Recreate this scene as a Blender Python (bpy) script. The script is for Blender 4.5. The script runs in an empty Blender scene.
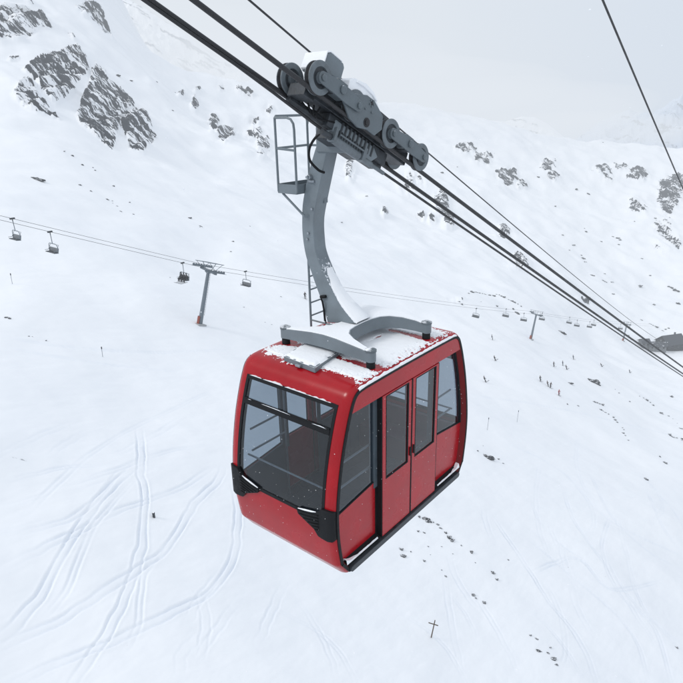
import bpy, bmesh, math, random
import numpy as np
from mathutils import Vector, Matrix
random.seed(7); rng=np.random.default_rng(5)
sc=bpy.context.scene
COL=sc.collection
# ------------------------------------------------------------------ camera (measured against the cabin)
FPX=617.737; YAW,PITCH,ROLL=-.693,-.361,-.024
CAM=np.array([4.775,-6.063,5.298])
_fw=np.array([math.sin(YAW)*math.cos(PITCH),math.cos(YAW)*math.cos(PITCH),math.sin(PITCH)])
_r=np.cross(_fw,[0,0,1]); _r/=np.linalg.norm(_r); _u=np.cross(_r,_fw)
_c,_s=math.cos(ROLL),math.sin(ROLL)
_r,_u=_c*_r+_s*_u,-_s*_r+_c*_u
def ray(x,y):
    d=_fw+_r*(x-341.5)/FPX-_u*(y-341.5)/FPX
    return d/np.linalg.norm(d)
def at(x,y,D):
    d=ray(x,y); return CAM+d*(D/(d@_fw))
def hitplane(x,y,ax,v):
    d=ray(x,y); return CAM+d*((v-CAM[ax])/d[ax])
def project(P):
    q=np.asarray(P)-CAM; z=q@_fw
    z=np.where(z>.1,z,np.nan)
    return 341.5+FPX*(q@_r)/z, 341.5-FPX*(q@_u)/z, z
cd=bpy.data.cameras.new('camera'); cam=bpy.data.objects.new('camera',cd); COL.objects.link(cam)
cd.sensor_width=36; cd.lens=FPX/683*36; cd.clip_start=.05; cd.clip_end=20000
cam.matrix_world=Matrix(((_r[0],_u[0],-_fw[0],CAM[0]),(_r[1],_u[1],-_fw[1],CAM[1]),(_r[2],_u[2],-_fw[2],CAM[2]),(0,0,0,1)))
sc.camera=cam
# ------------------------------------------------------------------ numpy noise
def _hash(ix,iy,seed):
    h=(ix.astype(np.int64)*374761393+iy.astype(np.int64)*668265263+seed*974634777)&0xffffffff
    h=((h^(h>>13))*1274126177)&0xffffffff
    h=((h^(h>>16))*2246822519)&0xffffffff
    return (h^(h>>15))&0xffffffff
def perlin(x,y,seed=0):
    x=np.asarray(x,float); y=np.asarray(y,float)
    ix=np.floor(x); iy=np.floor(y); fx=x-ix; fy=y-iy
    def g(ox,oy):
        a=_hash(ix+ox,iy+oy,seed)*(2*math.pi/4294967296.)
        return np.cos(a)*(fx-ox)+np.sin(a)*(fy-oy)
    u=fx**3*(fx*(fx*6-15)+10); v=fy**3*(fy*(fy*6-15)+10)
    a=g(0,0)*(1-u)+g(1,0)*u; b=g(0,1)*(1-u)+g(1,1)*u
    return (a*(1-v)+b*v)*1.5
def fbm(x,y,o=4,seed=0,gain=.5):
    s=0;a=1
    for k in range(o): s=s+a*perlin(x*2**k+k*17.3,y*2**k-k*9.1,seed+k); a*=gain
    return s
def ridged(x,y,o=4,seed=0):
    s=0;a=1
    for k in range(o): s=s+a*(1-2*np.abs(perlin(x*2**k+k*7.7,y*2**k+k*3.1,seed+k))); a*=.5
    return s
def sstep(a,b,t):
    t=np.clip((t-a)/(b-a),0,1); return t*t*(3-2*t)
# ------------------------------------------------------------------ materials
def mat(name):
    m=bpy.data.materials.new(name); m.use_nodes=True; n=m.node_tree.nodes; n.clear()
    out=n.new('ShaderNodeOutputMaterial'); return m,m.node_tree,out
def paint(name,col,rough=.4,metal=0,coat=0,var=.12,vscale=6,bump=0,bscale=60,spec=.5):
    """painted or metal surface: base colour broken up by two noises, uneven roughness, light bump"""
    m,t,out=mat(name); N=t.nodes; L=t.links
    b=N.new('ShaderNodeBsdfPrincipled'); L.new(b.outputs[0],out.inputs[0])
    tc=N.new('ShaderNodeTexCoord')
    n1=N.new('ShaderNodeTexNoise'); n1.inputs['Scale'].default_value=vscale; n1.inputs['Detail'].default_value=6; L.new(tc.outputs['Object'],n1.inputs['Vector'])
    mx=N.new('ShaderNodeMix'); mx.data_type='RGBA'
    lo=[max(0,c*(1-var)) for c in col]; hi=[min(1,c*(1+var)) for c in col]
    mx.inputs[6].default_value=(*lo,1); mx.inputs[7].default_value=(*hi,1)
    mr=N.new('ShaderNodeMapRange'); mr.inputs[1].default_value=.3; mr.inputs[2].default_value=.7
    L.new(n1.outputs[0],mr.inputs[0]); L.new(mr.outputs[0],mx.inputs[0]); L.new(mx.outputs[2],b.inputs['Base Color'])
    m2=N.new('ShaderNodeMapRange'); m2.inputs[1].default_value=.3; m2.inputs[2].default_value=.7; m2.inputs[3].default_value=rough*.8; m2.inputs[4].default_value=min(1,rough*1.25)
    L.new(n1.outputs[0],m2.inputs[0]); L.new(m2.outputs[0],b.inputs['Roughness'])
    b.inputs['Metallic'].default_value=metal; b.inputs['Coat Weight'].default_value=coat; b.inputs['Coat Roughness'].default_value=.08
    b.inputs['Specular IOR Level'].default_value=spec
    if bump:
        n2=N.new('ShaderNodeTexNoise'); n2.inputs['Scale'].default_value=bscale; n2.inputs['Detail'].default_value=4; L.new(tc.outputs['Object'],n2.inputs['Vector'])
        bp=N.new('ShaderNodeBump'); bp.inputs['Strength'].default_value=bump; bp.inputs['Distance'].default_value=.01
        L.new(n2.outputs[0],bp.inputs['Height']); L.new(bp.outputs[0],b.inputs['Normal'])
    return m
def frosted(name,col,rough,thr=.55,soft=.25,nscale=9,metal=0,snow=(.86,.88,.92)):
    """paint with wind-blown snow lying on whatever faces upwards"""
    m=paint(name,col,rough,metal,0,.13,4,.2,90); t=m.node_tree; N=t.nodes; L=t.links
    out=[n for n in N if n.type=='OUTPUT_MATERIAL'][0]; b=[n for n in N if n.type=='BSDF_PRINCIPLED'][0]
    s=N.new('ShaderNodeBsdfPrincipled'); s.inputs['Base Color'].default_value=(*snow,1); s.inputs['Roughness'].default_value=.75
    g=N.new('ShaderNodeNewGeometry'); sp=N.new('ShaderNodeSeparateXYZ'); L.new(g.outputs['Normal'],sp.inputs[0])
    tc=N.new('ShaderNodeTexCoord'); n=N.new('ShaderNodeTexNoise'); n.inputs['Scale'].default_value=nscale; n.inputs['Detail'].default_value=8; n.inputs['Roughness'].default_value=.65
    L.new(tc.outputs['Object'],n.inputs['Vector'])
    ma=N.new('ShaderNodeMath'); ma.operation='MULTIPLY_ADD'; ma.inputs[1].default_value=.9; ma.inputs[2].default_value=-.45; L.new(n.outputs[0],ma.inputs[0])
    ad=N.new('ShaderNodeMath'); L.new(sp.outputs[2],ad.inputs[0]); L.new(ma.outputs[0],ad.inputs[1])
    mr=N.new('ShaderNodeMapRange'); mr.inputs[1].default_value=thr; mr.inputs[2].default_value=thr+soft; L.new(ad.outputs[0],mr.inputs[0])
    mx=N.new('ShaderNodeMixShader'); L.new(mr.outputs[0],mx.inputs[0]); L.new(b.outputs[0],mx.inputs[1]); L.new(s.outputs[0],mx.inputs[2]); L.new(mx.outputs[0],out.inputs[0])
    return m
def glassmat(name,tint,refl=1.0):
    m,t,out=mat(name); N=t.nodes; L=t.links
    tr=N.new('ShaderNodeBsdfTransparent'); tr.inputs[0].default_value=(*tint,1)
    gl=N.new('ShaderNodeBsdfGlossy'); gl.inputs['Roughness'].default_value=.03; gl.inputs[0].default_value=(.9,.93,.95,1)
    tc=N.new('ShaderNodeTexCoord'); n=N.new('ShaderNodeTexNoise'); n.inputs['Scale'].default_value=2.2; L.new(tc.outputs['Object'],n.inputs['Vector'])
    bp=N.new('ShaderNodeBump'); bp.inputs['Strength'].default_value=.08; bp.inputs['Distance'].default_value=.02; L.new(n.outputs[0],bp.inputs['Height']); L.new(bp.outputs[0],gl.inputs['Normal'])
    fr=N.new('ShaderNodeLayerWeight'); fr.inputs[0].default_value=.5
    pw=N.new('ShaderNodeMath'); pw.operation='POWER'; pw.inputs[1].default_value=4.2; L.new(fr.outputs['Facing'],pw.inputs[0])
    mu=N.new('ShaderNodeMath'); mu.operation='MULTIPLY_ADD'; mu.inputs[1].default_value=.9*refl; mu.inputs[2].default_value=.055*refl; L.new(pw.outputs[0],mu.inputs[0])
    mx=N.new('ShaderNodeMixShader'); L.new(mu.outputs[0],mx.inputs[0]); L.new(tr.outputs[0],mx.inputs[1]); L.new(gl.outputs[0],mx.inputs[2]); L.new(mx.outputs[0],out.inputs[0])
    return m
def snowmat(name,col=(.87,.89,.92),scale=30,strength=.35,dist=.01):
    m,t,out=mat(name); N=t.nodes; L=t.links
    b=N.new('ShaderNodeBsdfPrincipled'); L.new(b.outputs[0],out.inputs[0]); b.inputs['Base Color'].default_value=(*col,1); b.inputs['Roughness'].default_value=.7
    b.inputs['Specular IOR Level'].default_value=.25
    tc=N.new('ShaderNodeTexCoord'); n=N.new('ShaderNodeTexNoise'); n.inputs['Scale'].default_value=scale; n.inputs['Detail'].default_value=8; L.new(tc.outputs['Object'],n.inputs['Vector'])
    bp=N.new('ShaderNodeBump'); bp.inputs['Strength'].default_value=strength; bp.inputs['Distance'].default_value=dist; L.new(n.outputs[0],bp.inputs['Height']); L.new(bp.outputs[0],b.inputs['Normal'])
    return m
RED=paint('red_paint',(.345,.002,.008),.24,0,.10,.12,2.5,.0,40,.26)
REDS=paint('red_side_sheen',(.37,.004,.011),.26,0,.06,.10,2.5,.0,40,.34)  # the body red made paler: reflected sky put into the side colour
REDIN=paint('red_recess_shade',(.17,.002,.004),.4,0,0,.12,3,0,60,.25)  # the body red darkened: shade of the recess put into its colour
BLACK=paint('black_rubber',(.007,.008,.010),.55,0,0,.3,20,.1,60,.18)
GREY=frosted('grey_steel',(.108,.132,.148),.42,.86,.2,14)
ARMG=frosted('arm_steel',(.165,.198,.222),.42,.50,.09,26)
GREY2=paint('grey_steel_clean',(.150,.180,.202),.40,0,.05,.12,3,.15,80)
WHEELG=paint('wheel_grey',(.122,.145,.162),.45,0,0,.2,12,.2)
DARK=paint('dark_steel',(.035,.042,.05),.45,.2,0,.35,14,.3)
GREASE=paint('greased_steel',(.022,.022,.025),.4,.4,0,.5,25,.4)
ROPE=paint('rope_steel',(.024,.025,.028),.5,.2,0,.2,10,.3,120)
GLASS=glassmat('cabin_glass',(.50,.56,.612),1.0)
LINING=paint('interior_lining',(.055,.076,.094),.6,0,0,.15,5)
FLOORM=paint('floor_rubber',(.036,.054,.070),.6,0,0,.15,5,.0,50,.25)
BENCH=paint('bench_vinyl',(.085,.018,.03),.5,0,0,.2,8)
STEEL=paint('brushed_rail',(.28,.31,.34),.35,.5,0,.15,10)
SNOW=snowmat('loose_snow')
# ------------------------------------------------------------------ mesh builder
class MB:
    def __init__(s): s.v=[]; s.f=[]; s.m=[]
    def add(s,vs,fs,mi=0):
        o=len(s.v); s.v+= [tuple(map(float,p)) for p in vs]; s.f+=[tuple(i+o for i in f) for f in fs]; s.m+=[mi]*len(fs); return s
    def box(s,a,b,mi=0,M=None):
        (x0,y0,z0),(x1,y1,z1)=a,b
        vs=[(x0,y0,z0),(x1,y0,z0),(x1,y1,z0),(x0,y1,z0),(x0,y0,z1),(x1,y0,z1),(x1,y1,z1),(x0,y1,z1)]
        if M is not None: vs=[M(*p) for p in vs]
        return s.add(vs,[(3,2,1,0),(4,5,6,7),(0,1,5,4),(1,2,6,5),(2,3,7,6),(3,0,4,7)],mi)
    def prism(s,poly,h0,h1,to,mi=0):
        """2-D polygon extruded between h0 and h1; to(a,b,h) maps to xyz"""
        n=len(poly); vs=[to(a,b,h0) for a,b in poly]+[to(a,b,h1) for a,b in poly]
        fs=[tuple(range(n))[::-1],tuple(range(n,2*n))]+[(i,(i+1)%n,n+(i+1)%n,n+i) for i in range(n)]
        return s.add(vs,fs,mi)
    def tube(s,pts,r,n=10,mi=0,cap=True,closed=False):
        P=[Vector(p) for p in pts]; k=len(P); R=r if isinstance(r,(list,tuple)) else [r]*k
        vs=[];fs=[];up=None
        for i,p in enumerate(P):
            if closed: t=P[(i+1)%k]-P[i-1]
            else: t=P[min(i+1,k-1)]-P[max(i-1,0)]
            t.normalize()
            if up is None:
                up=Vector((0,0,1)) if abs(t.z)<.9 else Vector((1,0,0))
            a=t.cross(up); 
            if a.length<1e-6: a=t.cross(Vector((0,1,0)))
            a.normalize(); b=a.cross(t); up=b
            for j in range(n):
                w=2*math.pi*j/n; vs.append(p+a*(R[i]*math.cos(w))+b*(R[i]*math.sin(w)))
        for i in range(k if closed else k-1):
            i2=(i+1)%k
            for j in range(n): fs.append((i*n+j,i*n+(j+1)%n,i2*n+(j+1)%n,i2*n+j))
        if cap and not closed: fs+= [tuple(range(n))[::-1],tuple(range((k-1)*n,k*n))]
        return s.add(vs,[f[::-1] for f in fs],mi)
    def lathe(s,prof,c,axis,n=28,mis=None):
        """prof: (radius, along-axis) list; closed ends on radius 0"""
        ax=Vector(axis).normalized(); a=ax.orthogonal().normalized(); b=ax.cross(a); c=Vector(c)
        vs=[]; k=len(prof)
        for rr,h in prof:
            for j in range(n):
                w=2*math.pi*j/n; vs.append(c+ax*h+a*(rr*math.cos(w))+b*(rr*math.sin(w)))
        for i in range(k-1):
            s_f=[(i*n+j,i*n+(j+1)%n,(i+1)*n+(j+1)%n,(i+1)*n+j) for j in range(n)]
            if i==0: s.add(vs,[],0); o=len(s.v)-len(vs)
            s.f+=[tuple(q+o for q in f) for f in s_f]; s.m+=[mis[i] if mis else 0]*n
        return s
    def build(s,name,mats,parent=None,bevel=0,seg=2,smooth=35,kind=None):
        me=bpy.data.meshes.new(name); me.from_pydata(s.v,[],s.f)
        for m_ in (mats if isinstance(mats,(list,tuple)) else [mats]): me.materials.append(m_)
        me.polygons.foreach_set('material_index',s.m); me.update()
        bm=bmesh.new(); bm.from_mesh(me); bmesh.ops.remove_doubles(bm,verts=bm.verts,dist=1e-5); bmesh.ops.recalc_face_normals(bm,faces=bm.faces)
        bm.to_mesh(me); bm.free()
        o=bpy.data.objects.new(name,me); COL.objects.link(o)
        if parent is not None: o.parent=parent
        if smooth:
            me.polygons.foreach_set('use_smooth',[True]*len(me.polygons))
            me.set_sharp_from_angle(angle=math.radians(smooth))
        if bevel:
            bv=o.modifiers.new('edge','BEVEL'); bv.width=bevel; bv.segments=seg; bv.limit_method='ANGLE'; bv.angle_limit=math.radians(30); bv.harden_normals=True
        if kind: o['kind']=kind
        return o
def empty(name,loc=(0,0,0)):
    o=bpy.data.objects.new(name,None); COL.objects.link(o); o.location=loc; o.empty_display_size=.2; return o
def tag(o,label,cat,group=None):
    o['label']=label; o['category']=cat
    if group: o['group']=group
    return o
def copy_tree(o,parent=None):
    c=o.copy(); COL.objects.link(c)
    if parent is not None: c.parent=parent
    for ch in list(o.children): copy_tree(ch,c)
    return c
def arc(cx,cy,r,a0,a1,n): return [(cx+r*math.cos(math.radians(a0+(a1-a0)*i/(n-1))),cy+r*math.sin(math.radians(a0+(a1-a0)*i/(n-1)))) for i in range(n)]
def catmull(P,n=8,closed=False):
    P=[np.array(p,float) for p in P]; out=[]; k=len(P)
    for i in range(k if closed else k-1):
        g=lambda j: P[j%k] if closed else P[min(max(j,0),k-1)]
        p0,p1,p2,p3=g(i-1),g(i),g(i+1),g(i+2)
        for q in range(n):
            t=q/n; out.append(.5*((2*p1)+(-p0+p2)*t+(2*p0-5*p1+4*p2-p3)*t*t+(-p0+3*p1-3*p2+p3)*t**3))
    if not closed: out.append(P[-1])
    return out
# ================================================================== TERRAIN
Z0,SY,SX=-32.,-.335,-.30
def plane(x,y): return Z0+SY*y+SX*x
CP=[]   # far-field control points: column px -> (py, depth)
FAR={-120:[(240,100),(120,190),(0,300),(-140,420)],
 0:[(215,116),(160,160),(100,215),(40,280),(-40,360),(-130,440)],
 100:[(225,135),(180,180),(130,240),(90,295),(48,355),(10,420),(-60,520)],
 160:[(240,143),(200,185),(150,265),(100,360),(63,470)],
 200:[(250,152),(200,215),(150,300),(105,400),(66,500)],
 270:[(260,165),(210,250),(160,350),(115,460),(77,570)],
 341:[(290,178),(250,235),(205,325),(155,450),(115,560),(92,630)],
 420:[(310,195),(270,260),(220,360),(170,480),(130,600),(106,690)],
 500:[(335,200),(300,255),(260,330),(210,450),(165,570),(124,720)],
 560:[(350,225),(320,275),(285,350),(230,470),(185,580),(140,750)],
 600:[(360,240),(345,290),(312,350),(280,410),(230,510),(185,620),(141,770)],
 683:[(420,200),(385,255),(352,335),(325,375),(285,440),(230,530),(185,650),(147,790)],
 800:[(440,190),(390,255),(352,330),(310,390),(250,500),(190,640),(150,790)]}
pts=[]
for px,l in FAR.items():
    for k,(py,D) in enumerate(l): pts.append(at(px,py,D))
    # the far side of the crest falls away again
    d=at(px,l[-1][0],l[-1][1])-CAM; h=math.hypot(d[0],d[1])
    for q,dz in ((1.18,-.10),(1.6,-.35),(2.6,-.8)):
        pts.append(CAM+np.array([d[0]*q,d[1]*q,d[2]+dz*h*.5]))
def polar(x,y):
    dx=np.asarray(x)-CAM[0]; dy=np.asarray(y)-CAM[1]
    return np.degrees(np.arctan2(dx,dy)), np.log(np.maximum(np.hypot(dx,dy),1.))
pts=np.array(pts); az,lr=polar(pts[:,0],pts[:,1]); res=pts[:,2]-plane(pts[:,0],pts[:,1])
near=[]
for a in np.arange(-180,181,15):
    for r in (8,16,30,50): near.append((a,math.log(r),0.))
for px in (0,130,260,400,540,683):
    for py in (683,600,500,400,330):
        if px>500 and py<430: continue
        if px>300 and py<345: continue
        d=ray(px,py); t=-(CAM[2]-Z0-SY*CAM[1]-SX*CAM[0])/(d[2]-SY*d[1]-SX*d[0]); P=CAM+t*d
        a,l=polar(P[0],P[1]); near.append((float(a),float(l),0.))
for a,s in ((-100,.9),(-130,.5),(35,.9),(70,.6)):      # out of the frame: the valley sides carry on and die down
    src=az.min() if a<0 else az.max()
    for k in range(len(az)):
        if abs(az[k]-src)<9: near.append((a,lr[k],res[k]*s))
for a in (-160,120,160):
    for r in (120,300,700,1500): near.append((a,math.log(r),0.))
near=np.array(near)
A_=np.concatenate([az,near[:,0]])/16.; L_=np.concatenate([lr,near[:,1]])*2.2; Rz=np.concatenate([res,near[:,2]])
def tps(d2): return np.where(d2>1e-12,.5*d2*np.log(np.maximum(d2,1e-12)),0.)
n_=len(A_); K=tps((A_[:,None]-A_[None])**2+(L_[:,None]-L_[None])**2)+np.eye(n_)*.02
Pm=np.stack([np.ones(n_),A_,L_],1); SYS=np.block([[K,Pm],[Pm.T,np.zeros((3,3))]])
W_=np.linalg.solve(SYS,np.concatenate([Rz,np.zeros(3)]))
GA=np.linspace(-180,180,721); GL=np.linspace(math.log(6),math.log(3000),420)
GG=np.zeros((len(GA),len(GL)))
for i,a in enumerate(GA):
    q=tps((a/16-A_[None])**2+(GL[:,None]*2.2-L_[None])**2)
    GG[i]=q@W_[:n_]+W_[n_]+W_[n_+1]*a/16+W_[n_+2]*GL*2.2
def height(x,y):
    x=np.asarray(x,float); y=np.asarray(y,float); a,l=polar(x,y)
    i=(a+180)/.5; j=(l-GL[0])/(GL[1]-GL[0])
    i=np.clip(i,0,len(GA)-1.001); j=np.clip(j,0,len(GL)-1.001)
    i0=i.astype(int); j0=j.astype(int); u=i-i0; v=j-j0
    h=(GG[i0,j0]*(1-u)+GG[i0+1,j0]*u)*(1-v)+(GG[i0,j0+1]*(1-u)+GG[i0+1,j0+1]*u)*v
    r=np.exp(l)
    far=sstep(90,420,r)
    h=h*sstep(14,40,r)+plane(x,y)
    h=h+fbm(x/34,y/34,3,11)*(1.05+far*1.3)+fbm(x/7.,y/7.,3,31)*.13
    h=h+far*(ridged(x/120,y/120,3,51)-.7)*3.2
    return h
def ground(px,py):
    """the point of the snow slope seen at a pixel of the photograph"""
    d=ray(px,py); t=np.geomspace(12,1900,2600); P=CAM+t[:,None]*d
    below=P[:,2]<height(P[:,0],P[:,1])
    i=int(np.argmax(below)) if below.any() else len(t)-1
    a,b=t[max(i-1,0)],t[i]
    for _ in range(18):
        m=.5*(a+b); p=CAM+m*d
        if p[2]<float(height(p[0],p[1])): b=m
        else: a=m
    return CAM+b*d
def pxm(P): return float((np.asarray(P)-CAM)@_fw)/FPX       # metres per photo pixel at P
# ---- fine polar grid
azs=np.concatenate([np.arange(-180,-86,3.),np.arange(-84,-79,.5),np.arange(-79,1.01,.08),np.arange(1.5,8,.5),np.arange(9,180,3.),[180.]])
rs=np.concatenate([[1.,6.,12.],np.geomspace(18,120,620),np.geomspace(120.6,260,170),np.geomspace(262,1250,290),[1500,2000,3000]])
AZ,RR=np.meshgrid(np.radians(azs),rs,indexing='ij')
X=CAM[0]+RR*np.sin(AZ); Y=CAM[1]+RR*np.cos(AZ)
Zt=height(X,Y)
# ---- ski tracks pressed into the snow
def zm(pts,ox,oy,s): return [(ox+a/s,oy+b/s) for a,b in pts]
S=2.413
TR=[(zm([(335,60),(342,120),(340,180),(350,230),(345,330),(330,400),(300,480),(240,590),(170,690)],0,400,S),.75,1.0),
 (zm([(350,150),(320,165),(240,240),(170,340),(110,450),(50,530),(-20,600)],0,400,S),.75,.95),
 (zm([(540,150),(530,190),(470,250),(440,300),(400,360),(330,410),(240,470),(130,540),(30,580),(-20,605)],0,400,S),.7,.9),
 (zm([(560,190),(575,250),(572,320),(560,390),(510,460),(420,510),(290,575),(150,630),(20,690)],0,400,S),.7,.9),
 (zm([(-20,347),(90,310),(190,275),(300,160)],0,400,S),.5,.6),
 (zm([(-20,418),(80,370),(160,330),(260,280),(330,250),(430,215),(520,160)],0,400,S),.6,.75),
 (zm([(-20,208),(80,180),(180,160),(300,158)],0,400,S),.45,.6),(zm([(-20,268),(90,235),(150,205)],0,400,S),.45,.6),
 (zm([(60,560),(150,480),(230,300),(330,190)],0,400,S),.4,.55),
 (zm([(270,640),(330,560),(350,420),(420,330)],0,400,S),.4,.5),
 (zm([(150,215),(260,175),(420,120),(520,110)],0,400,S),.5,.5),
 (zm([(330,440),(390,410),(450,402),(520,470),(640,450)],383,383,2.277),.5,.7),
 (zm([(240,290),(330,420),(380,500),(430,560),(460,610),(490,690)],383,383,2.277),.6,.7),
 (zm([(410,240),(440,320),(520,430),(590,520),(690,600)],383,383,2.277),.5,.55),
 (zm([(470,200),(520,300),(600,380),(690,430)],383,383,2.277),.5,.5),
 (zm([(520,300),(500,380),(540,480),(620,560),(660,690)],383,383,2.277),.5,.5),
 (zm([(300,330),(420,430),(560,560),(610,690)],383,383,2.277),.4,.45),
 (zm([(600,240),(640,330),(690,400)],383,383,2.277),.5,.45),
 (zm([(560,430),(600,520),(690,620)],383,383,2.277),.4,.5),
 ([(-10,334),(60,346),(140,352),(230,350)],.6,.5),([(-10,345),(90,362),(180,372)],.5,.4),
 ([(20,520),(90,455),(150,420),(215,390)],.5,.4),([(470,395),(540,405),(610,420),(690,440)],.7,.5),
 ([(500,440),(560,470),(610,520),(690,560)],.6,.45),([(380,600),(440,640),(470,690)],.4,.4),
 ([(260,600),(330,640),(360,690)],.4,.4),([(520,600),(560,640),(590,690)],.4,.4)]
tr_=random.Random(21)
for k_ in range(34):      # older, half filled-in runs
    if k_<20: x_,y_=tr_.uniform(400,690),tr_.uniform(430,600); dx_,dy_=tr_.uniform(10,70),tr_.uniform(50,110)
    elif k_<28: x_,y_=tr_.uniform(0,200),tr_.uniform(400,520); dx_,dy_=-tr_.uniform(40,120),tr_.uniform(25,70)
    else: x_,y_=tr_.uniform(180,330),tr_.uniform(540,620); dx_,dy_=tr_.uniform(-60,60),tr_.uniform(50,100)
    b_=tr_.uniform(-16,16)
    TR.append(([(x_,y_),(x_+dx_*.35+b_,y_+dy_*.35),(x_+dx_*.7+b_,y_+dy_*.7),(x_+dx_,y_+dy_)],tr_.uniform(.35,.8),tr_.uniform(.22,.42)))
Xs=X.ravel(); Ys=Y.ravel(); dz=np.zeros_like(Xs); pack_shade=np.zeros_like(Xs)
Rf=RR.ravel()
cand=np.where((Rf>20)&(Rf<230)&(AZ.ravel()>math.radians(-84))&(AZ.ravel()<math.radians(6)))[0]
cx=Xs[cand]; cy=Ys[cand]
for poly,gap,dep in TR:
    W=np.array([ground(px,py)[:2] for px,py in catmull(poly,7)])
    W=W+0.12*np.stack([perlin(np.arange(len(W))*.35,np.full(len(W),3.3),7),perlin(np.arange(len(W))*.35,np.full(len(W),9.3),8)],1)
    lo=W.min(0)-2; hi=W.max(0)+2
    sel=np.where((cx>lo[0])&(cx<hi[0])&(cy>lo[1])&(cy<hi[1]))[0]
    if len(sel)==0: continue
    qx=cx[sel]; qy=cy[sel]; best=np.full(len(sel),1e9); sgn=np.zeros(len(sel)); acc=np.zeros(len(sel)); s0=0.
    for a,b in zip(W[:-1],W[1:]):
        t=b-a; ln=math.hypot(*t)+1e-9; u=np.clip(((qx-a[0])*t[0]+(qy-a[1])*t[1])/ln**2,0,1)
        ex=qx-a[0]-u*t[0]; ey=qy-a[1]-u*t[1]; d=np.hypot(ex,ey)
        m=d<best; best[m]=d[m]; sgn[m]=np.sign(t[0]*ey-t[1]*ex)[m]; acc[m]=(s0+u*ln)[m]; s0+=ln
    sd=best*sgn; fade=sstep(0,6,acc)*sstep(0,6,s0-acc+1)
    ww=.13+.10*perlin(acc*.5,acc*0+1.7,77)
    g=gap*.5*(1+.35*perlin(acc*.13,acc*0+.4,78))
    g=g*.80; gro=np.exp(-((np.abs(sd)-g)/(.050+ww*.22))**2)
    berm=np.exp(-((np.abs(sd)-g-.17)/.09)**2)
    mid=np.exp(-(sd/(g*1.3+.15))**2)
    am=dep*fade*(.75+.5*perlin(acc*.3,acc*0+5.5,79))
    k=cand[sel]; dz[k]+=am*(-.115*gro+.035*berm-.02*mid); pack_shade[k]=np.maximum(pack_shade[k],am*np.clip(gro+.35*mid,0,1))
Zt=Zt+dz.reshape(Zt.shape)
# wind-packed ripples on the near slope
Zt=Zt+sstep(200,60,RR)*(.042*fbm(X/1.5,Y/4.5,4,91)+.006*fbm(X/.5,Y/.8,2,95))
# ---- rock showing through: zones read off the photograph, then broken up by noise in world space
PX,PY,PD=project(np.stack([X,Y,Zt],-1))
ZP=[(zm([(130,400),(270,340),(380,300),(440,250),(505,335),(515,410),(470,480),(400,550),(320,600),(240,530),(200,460)],0,0,5.69),1.0,2.2),
 (zm([(60,545),(120,465),(190,445),(250,590),(340,680),(240,655),(140,615)],0,0,5.69),.80,2.2),
 (zm([(230,345),(262,255),(285,185),(335,240),(395,300),(445,350),(468,405),(430,458),(385,445),(360,370),(335,448),(285,405),(240,370)],0,0,2.97),.95,2.2),
 (zm([(-60,20),(60,30),(180,45),(250,85),(310,160),(220,165),(150,235),(-60,250)],0,0,5.69),.88,3),
 (zm([(430,40),(460,20),(540,-10),(590,60),(655,235),(560,150),(470,85)],0,0,5.69),.88,2.2),
 (zm([(145,0),(165,-10),(195,30),(180,25)],0,0,5.69),.95,1.2),
 (zm([(370,170),(400,180),(440,240),(420,232)],0,0,5.69),.95,1.2),
 (zm([(40,345),(60,320),(115,315),(110,335),(60,352)],0,0,5.69),.85,1.2)]
ZE=[(zm([(550,340)],453,60,2.97)[0],13,8,.92),(zm([(645,388)],453,60,2.97)[0],16,15,.98),(zm([(440,325)],453,60,2.97)[0],14,5,.72),(zm([(495,315)],453,60,2.97)[0],10,5,.62),
 (zm([(625,505)],453,60,2.97)[0],13,16,.60),(zm([(660,540)],453,60,2.97)[0],8,9,.7),(zm([(160,345)],453,60,2.97)[0],13,10,.85),(zm([(40,262)],453,60,2.97)[0],12,7,.85),(zm([(88,292)],453,60,2.97)[0],12,8,.78),
 (zm([(208,370)],453,60,2.97)[0],7,6,.7),(zm([(245,420)],340,60,3.415)[0],14,16,.60),(zm([(345,490)],340,60,3.415)[0],9,15,.82),(zm([(370,555)],340,60,3.415)[0],7,9,.85),
 (zm([(280,535)],340,60,3.415)[0],5,5,.75),(zm([(315,543)],340,60,3.415)[0],5,6,.75),(zm([(40,370)],340,60,3.415)[0],7,9,.72),(zm([(35,395)],340,60,3.415)[0],5,8,.7),(zm([(155,522)],340,60,3.415)[0],4,5,.75),
 (zm([(285,310)],453,60,2.97)[0],9,7,.6),(zm([(300,345)],453,60,2.97)[0],8,6,.6),(zm([(465,345)],453,60,2.97)[0],9,7,.62),
 (zm([(48,285)],200,40,3.42)[0],6,9,.82),(zm([(92,325)],200,40,3.42)[0],12,9,.85),(zm([(160,185)],200,40,3.42)[0],8,5,.85),(zm([(185,322)],200,40,3.42)[0],10,8,.75),(zm([(220,368)],200,40,3.42)[0],9,13,.75),
 (zm([(135,170)],200,40,3.42)[0],4,4,.75),(zm([(238,240)],200,40,3.42)[0],6,7,.7),(zm([(185,275)],200,40,3.42)[0],9,6,.75),(zm([(75,165)],200,40,3.42)[0],4,3,.7),
 (zm([(580,310)],0,0,2.97)[0],5,9,.66),(zm([(540,283)],0,0,2.97)[0],5,4,.72),(zm([(590,272)],0,0,2.97)[0],5,3,.72),
 ((678,186),13,13,.98),((668,205),10,9,.85),((520,262),14,10,.5),((505,232),12,9,.45),((665,245),14,12,.58),((640,205),14,10,.55),((455,300),10,4,.4),((585,300),10,5,.45)]
from_poly=np.zeros(PX.shape)-1.
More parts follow.
